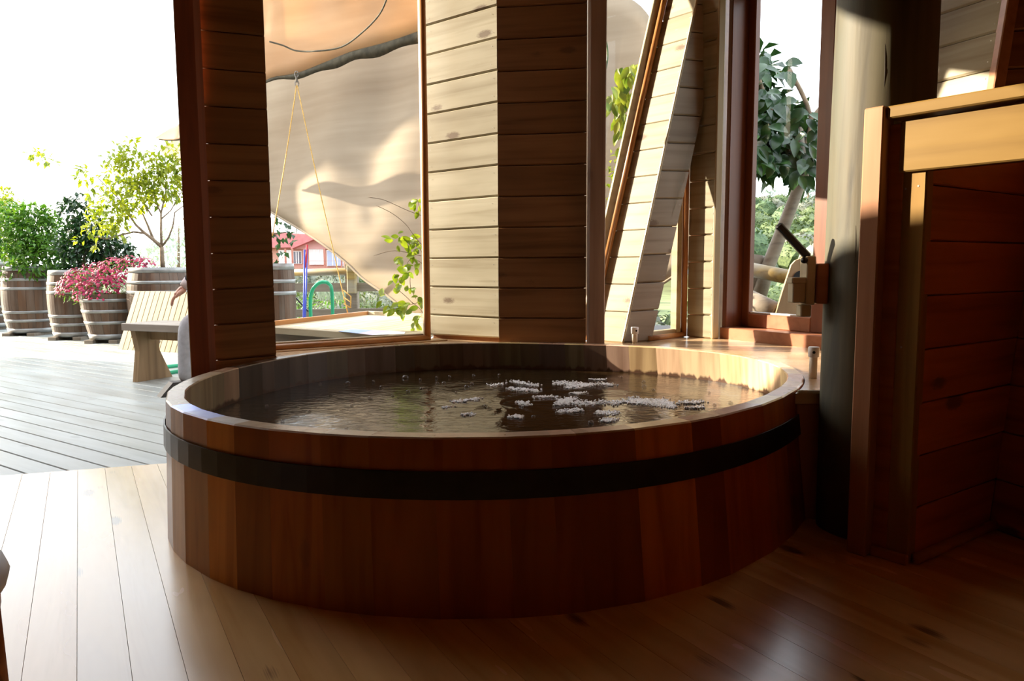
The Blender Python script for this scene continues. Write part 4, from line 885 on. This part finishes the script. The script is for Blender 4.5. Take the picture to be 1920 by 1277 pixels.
# rail fence at the deck edge
fc = tag(empty('log_fence', far(655, 588, 9.6)), 'timber railing with honey coloured log top at the deck edge', 'fence')
FY = lambda px: 9.7 - (px - 500) * .0022
def rail(nm, y0, y1, h, mat, x0=470, x1=830, log=False):
    a_, b_ = far(x0, y0, FY(x0)), far(x1, y1, FY(x1))
    o = MB().tube([a_, a_.lerp(b_, .5) + V(0, 0, .005), b_], h, 14).build(nm, mat, None, True) if log else beam(nm, a_, b_, .05, h, mat, None)
    if log:
        o.data.transform(Matrix.Translation(-a_)); ang = math.atan2((b_ - a_).y, (b_ - a_).x); o.data.transform(Matrix.Rotation(-ang, 4, 'Z')); o.matrix_world = Matrix.Translation(a_) @ Matrix.Rotation(ang, 4, 'Z')
    return reparent(o, fc)
rail('top_log', 513, 507, .047, M_log, log=True); rail('middle_rail', 540, 537, .11, M_rail); rail('bottom_rail', 588, 584, .10, M_rail)
for px in (657, 900, 480):
    a_ = far(px, 490, FY(px) - .04); reparent(MB().box((a_.x - .075, a_.y - .0, -.1), (a_.x + .075, a_.y + .14, a_.z), .01).build('post', M_rail, None), fc)
a_ = far(659, 520, FY(659) - .14); reparent(MB().box((a_.x - .055, a_.y - .03, a_.z - .20), (a_.x + .055, a_.y + .09, a_.z + .19), .012).build('bracket_block', M_log, None), fc)
a_, b_ = far(548, 551, 9.45), far(578, 584, 9.45); reparent(beam('brace_rod', a_, b_, .02, .02, M_black, None), fc)
# shrubs behind the fence
k_ = 0
for x, y, yy, r, mt, lab, nm in ((545, 590, 12.5, 55, M_canopy, 'low green shrub behind the left end of the log railing', 'shrub'), (620, 572, 11.6, 42, M_lf_mid, 'bright green shrub mound behind the railing post', 'shrub'), (590, 585, 12, 40, M_lf_mid, 'small bright shrub behind the green hose', 'shrub'), (690, 570, 13, 34, M_canopy, 'olive shrub right of the railing post', 'shrub'), (740, 580, 13, 36, M_canopy2, 'greyish shrub low beneath the sail edge', 'shrub'), (560, 545, 16, 40, M_canopy2, 'grey-green shrub further behind the log railing', 'shrub'), (640, 545, 17, 40, M_canopy2, 'grey dry scrub between the rails and the house', 'shrub'), (700, 550, 17, 36, M_canopy2, 'grey dry scrub behind the railing post', 'shrub')):
    plant(nm, lab, 'shrub', far(x, 640, yy), mt, [(far(x, y, yy), r / F0 * yy, (1.1, 1, .75)), (far(x + r * .6, y + 15, yy), r * .7 / F0 * yy, (1, 1, .8))], (.12, .035), 700)
ag = tag(empty('spiky_plant', far(615, 560, 11.2)), 'spiky grey-green plant with sword leaves behind the log railing', 'plant')
mb = MB()
for _ in range(70):
    px = R_.uniform(600, 655); b = far(px, 565, 11.2) + V(0, R_.uniform(-.2, .2), 0); d = V(R_.uniform(-.5, .5), R_.uniform(-.3, .3), 1); leaf(mb, b, d, V(0, -1, 0), R_.uniform(.25, .42), .028, fold=.1)
f = reparent(mb.build('sword_leaves', leafmat('agave_leaf', (.24, .30, .24), (.42, .48, .40), .1), None), ag); f['kind'] = 'stuff'
plant('dark_tree', 'dark leafy branch tips beside the wall strip above the far house', 'tree', far(500, 500, 8.9), M_lf_deep, [PB(x, y, 8.9, r) for x, y, r in ((520, 430, 22), (540, 440, 20), (528, 460, 16), (556, 436, 12), (520, 480, 12), (505, 420, 24), (546, 425, 16))], (.11, .06), 420, None, [([far(480, 520, 8.9), far(505, 440, 8.9), far(540, 435, 8.9)], .03, .006)])
# far house
HY = 58; hs = tag(empty('red_house', far(585, 505, HY)), 'far red-roofed house with white framed windows and veranda', 'house')
M_hwall = plain('house_wall', (.50, .26, .20), .8, noise_amt=.15); M_hroof = plain('red_roof', (.50, .17, .17), .7, noise_amt=.15, nscale=3); M_hframe = plain('white_window_frame', (.85, .83, .80), .6); M_hpane = plain('dark_window', (.13, .14, .17), .15); M_curt = plain('pale_curtain', (.72, .72, .70), .8); M_hrail = plain('veranda_rail', (.40, .15, .11), .7); M_post_ = M_hrail
def hbox(nm, x0, y0, x1, y1, dy, dep, mat, par=hs): 
    a, b = far(x0, y1, HY + dy), far(x1, y0, HY + dy); o = MB().box((a.x, HY + dy, a.z), (b.x, HY + dy + dep, b.z)).build(nm, mat, None); return reparent(o, par)
hbox('wall', 440, 461, 660, 548, 0, 8, M_hwall)
def roof(nm, pts, dy, dep, mat): 
    P = [far(x, y, HY + dy) for x, y in pts]; n = len(P); o = MB().add(P + [p + V(0, dep, 0) for p in P], [tuple(range(n)), tuple(range(2 * n - 1, n - 1, -1))] + [(i, (i + 1) % n, n + (i + 1) % n, n + i) for i in range(n)]).build(nm, mat, None); return reparent(o, hs)
roof('roof', [(440, 466), (545, 464), (588, 448), (590, 440), (545, 437), (440, 432)], -.6, 9, M_hroof); roof('gable', [(545, 467), (590, 448), (632, 466), (632, 462), (590, 443), (545, 463)], -1.0, 1.5, M_hroof); roof('gable_wall', [(549, 467), (590, 449), (628, 467)], -.2, .5, plain('pink_gable', (.62, .36, .34), .8))
for x0, x1, y0, y1, mt in ((524, 546, 470, 498, M_curt), (551, 564, 472, 494, M_hpane), (581, 606, 468, 496, M_curt), (614, 642, 470, 498, plain('blue_reflecting_pane', (.36, .44, .60), .2))):
    w = hbox('window', x0 - 1, y0 - 1.2, x1 + 1, y1 + 1, -.12, .1, M_hframe); g = hbox('pane', x0, y0, x1, y1, -.16, .04, mt); 
    for xx in ((x0 * 2 + x1) / 3, (x0 + 2 * x1) / 3): hbox('glazing_bar', xx - .35, y0, xx + .35, y1, -.2, .04, M_hframe)
hbox('veranda_floor', 500, 502, 660, 506, -2.2, 2.2, M_hrail); hbox('veranda_handrail', 500, 489, 660, 490.3, -2.1, .1, M_hrail); hbox('veranda_handrail', 500, 495.5, 660, 496.5, -2.1, .1, M_hrail)
for x in (535, 548, 571, 608, 640, 656): hbox('veranda_post', x - .8, 466, x + .8, 502, -2.1, .12, M_hrail)
# hillside with forest right, far trees, hill left
def hill(name, label, x0, x1, y0, y1, zf, step, mat, r0, r1, n):
    mb = MB(); nx = int((x1 - x0) / step); ny = int((y1 - y0) / step); vs = []; fs = []
    for j in range(ny + 1):
        for i in range(nx + 1): x = x0 + (x1 - x0) * i / nx; y = y0 + (y1 - y0) * j / ny; vs.append(V(x, y, zf(x, y)))
    for j in range(ny):
        for i in range(nx): a = j * (nx + 1) + i; fs.append((a, a + 1, a + nx + 2, a + nx + 1))
    mb.add(vs, fs)
    for _ in range(n):
        y = y0 + (y1 - y0) * (R_.random() ** 1.35); x = R_.uniform(x0, x1); r = R_.uniform(r0, r1); z = zf(x, y); mi = R_.choice((0, 0, 1, 2)); ph_ = R_.uniform(0, 9)
        cc = V(x, y, z + r * .45)
        mb.add([cc + V(v.x * r, v.y * r, v.z * r * .8) * (1 + .30 * noise.noise(v * 2.4 + V(ph_, ph_ * 1.7, 0))) for v in I2[0]], I2[1], mi)
        if r > .0:
            for _k in range(64):
                d = rdir(); d.z = abs(d.z); d.y = -abs(d.y) * 1; p = cc + V(d.x * r, d.y * r, d.z * r * .8) * .95; leaf(mb, p, d + rdir() * .7, V(0, 0, 1), r * .20, r * .13, mi)
    o = mb.build(name, mat, None, False); return tag(o, label, 'hillside', kind='stuff')
hill('forest_hillside', 'green bushy hillside seen through the red-brown casement window', 10, 62, 22, 124, lambda x, y: -1.6 + (y - 22) * .118 + .5 * math.sin(x * .4 + y * .2), 3.0, [M_canopy, leafmat('dark_canopy', (.035, .075, .03), (.10, .16, .06), .1, .7), M_canopy2], .7, 1.7, 900)
hill('scrub_slope', 'dry grey-green slope between the log railing and the far house', -24, 5, 15, 54, lambda x, y: -1.4 + (y - 15) * .036, 3.0, [M_canopy2, M_canopy, M_canopy2], .5, 1.0, 240)
for i, (px, py, w, h, lab) in enumerate(((1443, 372, 26, 34, 'haze-pale tall tree on the skyline seen through the casement window'), (1515, 360, 18, 30, 'haze-blue far tree on the skyline at the right of the casement window'))):
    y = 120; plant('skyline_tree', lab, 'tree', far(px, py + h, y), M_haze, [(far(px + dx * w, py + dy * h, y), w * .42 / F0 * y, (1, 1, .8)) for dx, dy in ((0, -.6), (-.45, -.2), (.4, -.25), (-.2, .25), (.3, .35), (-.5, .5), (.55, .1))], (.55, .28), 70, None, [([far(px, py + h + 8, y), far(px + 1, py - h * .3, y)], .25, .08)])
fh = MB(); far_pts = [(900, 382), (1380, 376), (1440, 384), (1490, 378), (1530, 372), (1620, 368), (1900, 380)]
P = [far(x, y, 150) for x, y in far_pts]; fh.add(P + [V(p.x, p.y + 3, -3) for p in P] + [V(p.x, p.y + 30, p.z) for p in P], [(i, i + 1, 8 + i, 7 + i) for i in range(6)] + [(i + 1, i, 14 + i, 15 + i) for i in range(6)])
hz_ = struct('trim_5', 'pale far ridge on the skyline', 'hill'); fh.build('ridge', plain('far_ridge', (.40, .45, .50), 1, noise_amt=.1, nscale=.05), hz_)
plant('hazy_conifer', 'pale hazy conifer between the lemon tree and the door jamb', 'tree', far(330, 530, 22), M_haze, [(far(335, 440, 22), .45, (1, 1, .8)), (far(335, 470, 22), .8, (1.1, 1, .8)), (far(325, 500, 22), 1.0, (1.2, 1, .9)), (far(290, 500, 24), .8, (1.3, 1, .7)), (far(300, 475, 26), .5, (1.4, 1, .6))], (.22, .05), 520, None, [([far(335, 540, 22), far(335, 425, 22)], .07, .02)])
# vine leaves by the sail window, each leaf an object
def leaf_mesh(name, L_, w, mat, curl=.12):
    vs = []; fs = []; prof = [(0, 0), (.16, .62), (.38, 1.0), (.62, .88), (.82, .52), (1, 0)]
    for t, ww in prof: z = -curl * L_ * t * t; vs += [V(-w * .5 * ww, L_ * t, z + .16 * w * ww), V(0, L_ * t, z), V(w * .5 * ww, L_ * t, z + .16 * w * ww)]
    for i in range(5): a = i * 3; fs += [(a, a + 1, a + 4, a + 3), (a + 1, a + 2, a + 5, a + 4)]
    me = bpy.data.meshes.new(name); me.from_pydata([tuple(v) for v in vs], [], fs); me.materials.append(mat); me.polygons.foreach_set('use_smooth', [True] * len(me.polygons)); return me
def place_leaf(me, p, d, up, s, par):
    o = bpy.data.objects.new('leaf', me); C.objects.link(o); d = d.normalized(); x = d.cross(up); x = x.normalized() if x.length > 1e-3 else d.orthogonal().normalized(); z = x.cross(d)
    Mx = Matrix((x * s, d * s, z * s)).transposed().to_4x4(); Mx.translation = p; o.matrix_world = Mx; return reparent(o, par)
vn = tag(empty('vine_shoot', far(790, 600, 4.9)), 'yellow-green vine shoots hanging beside the right edge of the sail window', 'vine')
VY = 5.0
stems = [[(800, 470), (775, 440), (760, 420), (735, 400), (705, 385)], [(800, 490), (780, 455), (762, 444)], [(806, 440), (790, 400), (782, 372)], [(800, 500), (770, 485), (755, 520)], [(780, 560), (770, 540), (769, 515)], [(800, 560), (775, 570), (745, 575)], [(775, 570), (760, 555), (742, 540)], [(790, 480), (740, 470), (700, 480)], [(800, 600), (788, 580), (770, 565)], [(806, 410), (765, 395), (720, 375), (690, 370)]]
for s_ in stems: reparent(MB().tube(smooth_path([far(x, y, VY) for x, y in s_], 4), [.0020] * (4 * (len(s_) - 1)) + [.0008], 5).build('stem', M_bark, None, True), vn)
vm = leaf_mesh('vine_leaf', .060, .034, M_lf_vine)
for x, y, n, sp in ((775, 378, 6, 8), (782, 395, 3, 5), (750, 445, 9, 10), (765, 450, 9, 10), (778, 460, 8, 8), (775, 475, 7, 9), (750, 490, 5, 9), (758, 505, 5, 8), (775, 500, 6, 8), (752, 520, 4, 6), (745, 535, 7, 10), (765, 540, 4, 8), (770, 570, 9, 10), (755, 580, 8, 9), (742, 577, 5, 7), (730, 578, 3, 5), (785, 565, 6, 6), (780, 600, 5, 7), (778, 612, 3, 5), (715, 560, 3, 4)):
    for _ in range(n):
        p = far(x + R_.gauss(0, sp * .6), y + R_.gauss(0, sp * .6), VY + R_.uniform(-.06, .06)); place_leaf(vm, p, V(R_.uniform(-1, .6), R_.uniform(-.6, .3), R_.uniform(-1, .3)), V(0, -1, .4) + rdir() * .6, R_.uniform(.7, 1.25), vn)
# hanging citrus branch in the slanted window
hgp = tag(empty('hanging_branch', far(1175, 130, 4.9)), 'drooping dark citrus branch seen through the slanted window', 'branch')
hm = leaf_mesh('citrus_leaf', .085, .042, M_lf_hang, .22); HY2 = 4.95
for s_ in ([(1240, 100), (1195, 130), (1165, 170), (1160, 230)], [(1215, 115), (1180, 200), (1172, 260)], [(1230, 110), (1190, 170), (1190, 240)]): reparent(MB().tube(smooth_path([far(x, y, HY2) for x, y in s_], 4), .005, 5).build('stem', M_bark, None, True), hgp)
for x, y, n, sp in ((1190, 130, 16, 12), (1170, 140, 12, 12), (1160, 170, 16, 12), (1150, 190, 12, 10), (1175, 190, 16, 12), (1190, 180, 14, 12), (1165, 220, 14, 11), (1185, 220, 14, 11), (1165, 245, 9, 8), (1180, 250, 8, 8), (1205, 150, 12, 10), (1200, 120, 10, 8), (1160, 280, 3, 6)):
    for _ in range(n):
        p = far(x + R_.gauss(0, sp * .7), y + R_.gauss(0, sp * .7), HY2 + R_.uniform(-.15, .15)); place_leaf(hm, p, V(R_.uniform(-.7, .7), R_.uniform(-.6, .4), -1), V(0, -1, .5) + rdir() * .6, R_.uniform(.75, 1.2), hgp)
reparent(MB().tube(smooth_path([far(x, y, 4.75) for x, y in ((1140, -60), (1129, 10), (1131, 60), (1138, 85), (1139, 110), (1134, 140), (1131, 165))]), .006, 6).build('tendril', M_lf_mid, None, True), hgp)
plant('yellow_shrub', 'yellow-green shrub low in the slanted window behind the leaning pillar', 'shrub', far(1145, 470, 5.25), M_lf_lime, [PB(x, y, 5.25, r) for x, y, r in ((1140, 305, 18), (1150, 330, 24), (1138, 360, 24), (1150, 390, 24), (1136, 420, 22), (1150, 445, 20), (1165, 330, 20), (1140, 470, 26), (1160, 300, 12))], (.055, .026), 2300, None, [([V(far(1150, 620, 5.25).x, 5.25, -.004), far(1148, 480, 5.25), far(1145, 350, 5.25)], .018, .006)])
# big leaved tree outside the casement
bt_ = tag(empty('broadleaf_tree', far(1500, 345, 5.6)), 'dark glossy broad-leaved tree crown on a slanted trunk outside the casement', 'tree')
TY = 5.5; reparent(MB().tube([far(1415, 585, TY), far(1440, 500, TY), far(1475, 410, TY), far(1506, 330, TY), far(1500, 240, TY + .1)], [.055, .05, .046, .04, .02], 10).build('trunk', M_bark if False else M_rail, None, True), bt_)
for s_ in ([(1505, 335), (1470, 250), (1430, 170), (1415, 110)], [(1500, 300), (1520, 220), (1480, 130)], [(1500, 320), (1440, 300)], [(1498, 250), (1540, 200)]): reparent(MB().tube(smooth_path([far(x, y, TY + .1) for x, y in s_], 4), .016, 6).build('branch', M_bark, None, True), bt_)
bm_ = leaf_mesh('broad_leaf', .145, .085, M_lf_deep, .2)
cl_ = [(1420, 115, 7, 14), (1432, 140, 9, 12), (1420, 175, 12, 14), (1440, 185, 12, 12), (1425, 215, 12, 14), (1450, 220, 13, 14), (1475, 205, 12, 14), (1485, 240, 14, 14), (1510, 220, 12, 12), (1440, 250, 14, 14), (1465, 265, 14, 14), (1500, 265, 14, 14), (1520, 260, 12, 12), (1425, 280, 13, 14), (1450, 295, 13, 13), (1480, 295, 13, 13), (1510, 300, 12, 12), (1430, 315, 9, 10), (1455, 320, 6, 8), (1495, 325, 8, 8), (1515, 320, 7, 8), (1505, 340, 5, 6), (1410, 250, 12, 12), (1410, 300, 9, 10), (1475, 130, 4, 5), (1545, 260, 14, 16), (1395, 200, 10, 14)]
for x, y, n, sp in cl_:
    for _ in range(int(n * 1.0)):
        p = far(x + R_.gauss(0, sp * .75), y + R_.gauss(0, sp * .75) - 6, TY + R_.uniform(-.28, .28)); place_leaf(bm_, p, V(R_.uniform(-.8, .8), R_.uniform(-.8, .3), R_.uniform(-1.1, .1)), V(0, -1, .8) + rdir() * .6, R_.uniform(.62, 1.08), bt_)
fm = MB()
for x, y, n, sp in cl_: cloud(fm, far(x, y, TY + .25), sp * 1.5 / F0 * TY, n * 2, .14, .08, (1, 1.3, 1), .2)
f = reparent(fm.build('foliage', M_lf_deep, None, True), bt_); f['kind'] = 'stuff'
lr = tag(empty('log_rail', far(1440, 510, 5.4)), 'pale round log rail outside the casement window', 'rail')
reparent(MB().tube([far(1385, 501, 5.5), far(1480, 520, 5.2)], .052, 16).build('log', M_log, None, True), lr); reparent(MB().tube([V(far(1415, 600, 5.6).x, 5.6, -.05), far(1416, 490, 5.6), far(1418, 478, 5.6)], [.09, .09, .06], 14).build('rail_post', M_rail, None, True), lr)
a_, b_ = far(1400, 560, 5.0), far(1458, 588, 4.8); o = tag(empty('fallen_log', a_), 'grey log end lying low outside the casement window', 'log'); reparent(MB().tube([a_, b_], .068, 14).build('log', M_rail, None, True), o); reparent(MB().box((a_.x + .02, a_.y - .05, -.004), (a_.x + .12, a_.y + .08, a_.z - .04), .005).build('support', M_rail, None), o); reparent(MB().tube([b_, b_ + (b_ - a_).normalized() * .004], .055, 14).build('end_grain', M_bark, None, True), o)
cb = tag(empty('tapered_board', far(1485, 600, 4.75)), 'brown tapered board with rounded top outside the casement window', 'board')
pts = [(1452, 598), (1468, 545), (1484, 497), (1492, 488), (1504, 484), (1530, 486), (1540, 600)]; P = [far(x, y, 4.72) for x, y in pts]; n = len(P)
reparent(MB().add(P + [p + V(.01, .05, 0) for p in P], [tuple(range(n)), tuple(range(2 * n - 1, n - 1, -1))] + [(i, (i + 1) % n, n + (i + 1) % n, n + i) for i in range(n)]).build('board', M_benchleg, None), cb)
c = far(1502, 522, 4.715); reparent(MB().add([c] + [c + V(math.cos(i * math.pi / 10) * .052, -.001, math.sin(i * math.pi / 10) * .05) for i in range(11)], [(0, i + 1, i + 2) for i in range(10)]).build('arched_hole', M_hole, None), cb)
# ------------------------------------------------------------------ stool at the left edge
st = tag(empty('stool', (-1.30, 1.62, 0)), 'pale rounded seat on a dark wooden leg at the left edge of the photo', 'stool')
bpy.data.objects.remove(st)
SX, SY = -1.218, 1.32
st = tag(empty('stool', (SX, SY, 0)), 'low stool with pale rounded cushion, cut off by the left edge of the photo', 'stool')
MB().lathe([(.01, .202), (.205, .204), (.224, .22), (.231, .245), (.222, .27), (.18, .285), (.01, .29)], 40).build('cushion', plain('pale_cushion', (.74, .72, .70), .7, noise_amt=.06), st, True)
for k in range(4):
    a = math.radians(20 + 90 * k); MB().tube([V(.20 * math.cos(a), .20 * math.sin(a), 0), V(.19 * math.cos(a), .19 * math.sin(a), .202)], [.024, .028], 10).build('leg', M_dark, st, True)
MB().lathe([(.20, .17), (.212, .175), (.212, .201), (.20, .201)], 40, cap=False).build('seat_ring', M_dark, st, True)
# ------------------------------------------------------------------ person on the bench, mostly behind the door jamb
pe = tag(empty('person', (-1.95, 5.28, -.012)), 'person in dark sweater and grey trousers sitting on the bench, mostly behind the jamb', 'person')
PX = V(-1.95, 5.28, -.012)
def skin_body(name, joints, edges, mat, lvl=2, root=0):
    me = bpy.data.meshes.new(name); me.from_pydata([tuple(Vector(j[0])) for j in joints], edges, []); o = bpy.data.objects.new(name, me); C.objects.link(o); o.parent = pe
    sm = o.modifiers.new('skin', 'SKIN'); sm.use_smooth_shade = True
    for i, j in enumerate(joints):
        r = j[1] if isinstance(j[1], tuple) else (j[1], j[1]); me.skin_vertices[0].data[i].radius = r
    me.skin_vertices[0].data[root].use_root = True
    ss = o.modifiers.new('smooth', 'SUBSURF'); ss.levels = lvl; ss.render_levels = lvl; me.materials.append(mat); return o
M_skin = plain('skin', (.52, .27, .19), .5, noise_amt=.08); M_swt = plain('dark_sweater', (.03, .03, .04), .85, noise_amt=.3, nscale=60); M_cuff = plain('pale_cuff', (.62, .54, .52), .8); M_trs = plain('grey_trousers', (.46, .47, .50), .85, noise_amt=.12, nscale=30); M_hair = plain('dark_hair', (.03, .022, .018), .6); M_shoe = plain('dark_shoe', (.05, .045, .04), .5)
h_ = far(331, 552, 4.98) - PX                                            # visible hand
LKN, RKN = far(352, 612, 5.02) - PX, far(372, 604, 5.22) - PX
LKN.z = .50; RKN.z = .51
lf, rf = V(LKN.x - .02, LKN.y - .02, .08), V(RKN.x + .02, RKN.y, .08)
hip = V(0, 0, .56); ch = V(-.08, -.05, .86); nk = V(-.14, -.09, 1.06); hd = V(-.20, -.13, 1.22)
sl, sr_ = V(-.20, -.22, .98), V(.0, .06, 1.0)
el = (sl + h_) / 2 + V(.10, -.02, .03); el2 = V(.05, -.02, .74); wr_ = h_ + V(.05, .03, .05)
skin_body('body', [(hip, .12), (hip + V(-.03, -.02, .14), .12), (ch, (.13, .12)), (nk, .055), (hd - V(0, 0, .05), .062), (hd, .088), (hd + V(-.01, 0, .09), .07), (sl, .06), (el, .046), (wr_, .036), (sr_, .06), (el2, .046), (RKN + V(.05, .04, .10), .032), (hip + V(-.04, -.10, -.02), .085), (LKN, .062), (lf, .04), (hip + V(.04, .08, -.02), .085), (RKN, .062), (rf, .04)],
          [(0, 1), (1, 2), (2, 3), (3, 4), (4, 5), (5, 6), (2, 7), (7, 8), (8, 9), (2, 10), (10, 11), (11, 12), (0, 13), (13, 14), (14, 15), (0, 16), (16, 17), (17, 18)], M_skin)
skin_body('sweater', [(hip + V(0, 0, .02), .135), (hip + V(-.03, -.02, .14), .135), (ch, (.147, .135)), (ch.lerp(nk, .75), .07), (sl, .072), (el, .058), (wr_.lerp(el, .18), .044), (sr_, .072), (el2, .058), ((RKN + V(.05, .04, .10)).lerp(el2, .2), .043)], [(0, 1), (1, 2), (2, 3), (2, 4), (4, 5), (5, 6), (2, 7), (7, 8), (8, 9)], M_swt)
skin_body('trousers', [(hip + V(0, 0, .05), .13), (hip, .135), (hip + V(-.04, -.10, -.02), .098), (LKN, .074), (LKN.lerp(lf, .5), .062), (lf + V(0, 0, .0), .056), (hip + V(.04, .08, -.02), .098), (RKN, .074), (RKN.lerp(rf, .5), .062), (rf, .056)], [(0, 1), (1, 2), (2, 3), (3, 4), (4, 5), (1, 6), (6, 7), (7, 8), (8, 9)], M_trs)
cdir = (wr_ - el).normalized(); MB().tube([wr_ - cdir * .05, wr_ - cdir * .0], [.043, .040], 14).build('cuff', M_cuff, pe, True)
# hand: palm and five bent fingers
def hand(w, d, side, name):
    d = d.normalized(); up = V(0, 0, 1); s_ = d.cross(up).normalized() * side; n_ = s_.cross(d).normalized()
    J = [(w, .032), (w + d * .045, (.042, .026)), (w + d * .085, (.044, .022))]; E_ = [(0, 1), (1, 2)]
    for k, (o_, L_) in enumerate(((-.029, .070), (-.010, .080), (.010, .076), (.029, .060))):
        b = w + d * .085 + s_ * o_; i0 = len(J); c1 = (d * .9 - V(0, 0, .35)).normalized(); c2 = (d * .45 - V(0, 0, .9)).normalized(); c3 = (-d * .05 - V(0, 0, 1)).normalized()
        J += [(b, .0105), (b + c1 * L_ * .45, .0095), (b + c1 * L_ * .45 + c2 * L_ * .32, .0088), (b + c1 * L_ * .45 + c2 * L_ * .32 + c3 * L_ * .23, .0075)]; E_ += [(2, i0), (i0, i0 + 1), (i0 + 1, i0 + 2), (i0 + 2, i0 + 3)]
    b = w + d * .03 - s_ * .030; i0 = len(J); J += [(b, .013), (b - s_ * .022 + d * .030, .0115), (b - s_ * .020 + d * .060 - V(0, 0, .012), .009)]; E_ += [(1, i0), (i0, i0 + 1), (i0 + 1, i0 + 2)]
    return skin_body(name, J, E_, M_skin, 2)
hand(wr_, h_ - wr_ + V(-.03, -.01, -.03), 1, 'hand'); hand(RKN + V(.05, .04, .10), V(-.8, -.4, -.3), -1, 'hand')
hm_ = MB(); hm_.add([hd + V(.02, .01, .02) + V(v.x * .098, v.y * .102, v.z * .125) for v in I2[0] if True], [f for f in I2[1] if sum(I2[0][i].z + .5 * I2[0][i].x for i in f) / 3 > .1]); hm_.build('hair', M_hair, pe, True)
fdir = V(-.75, -.66, 0).normalized(); fs_ = V(-fdir.y, fdir.x, 0)
for sgn in (-1, 1): MB().add([hd + fdir * .080 + fs_ * .032 * sgn + V(0, 0, .015) + v * .008 for v in I1[0]], I1[1]).build('eye', M_hair, pe, True); MB().add([hd + fs_ * .088 * sgn + V(v.x * .02, v.y * .02, v.z * .032) for v in I1[0]], I1[1]).build('ear', M_skin, pe, True)
MB().tube([hd + fdir * .080 + V(0, 0, .012), hd + fdir * .108 + V(0, 0, -.022), hd + fdir * .085 + V(0, 0, -.03)], [.009, .014, .01], 8).build('nose', M_skin, pe, True)
MB().tube([hd + fdir * .083 - fs_ * .022 + V(0, 0, -.055), hd + fdir * .09 + V(0, 0, -.055), hd + fdir * .083 + fs_ * .022 + V(0, 0, -.055)], .006, 6).build('mouth', plain('lips', (.40, .16, .14), .5), pe, True)
for f_ in (lf, rf): MB().loft([[V(f_.x - .04 + .0 * k, f_.y, 0) + q for q in (V(-.05, -.05, .0), V(.05, -.05, .0), V(.05, .05, .0), V(-.05, .05, .0))] if False else [V(f_.x, f_.y, z) + fdir * u + fs_ * v for u, v in ((-.06, -.045), (.19 - z * .9, -.045), (.19 - z * .9, .045), (-.06, .045))] for z, k in ((0.002, 0), (.05, 0), (.10, 0))]).build('shoe', M_shoe, pe)
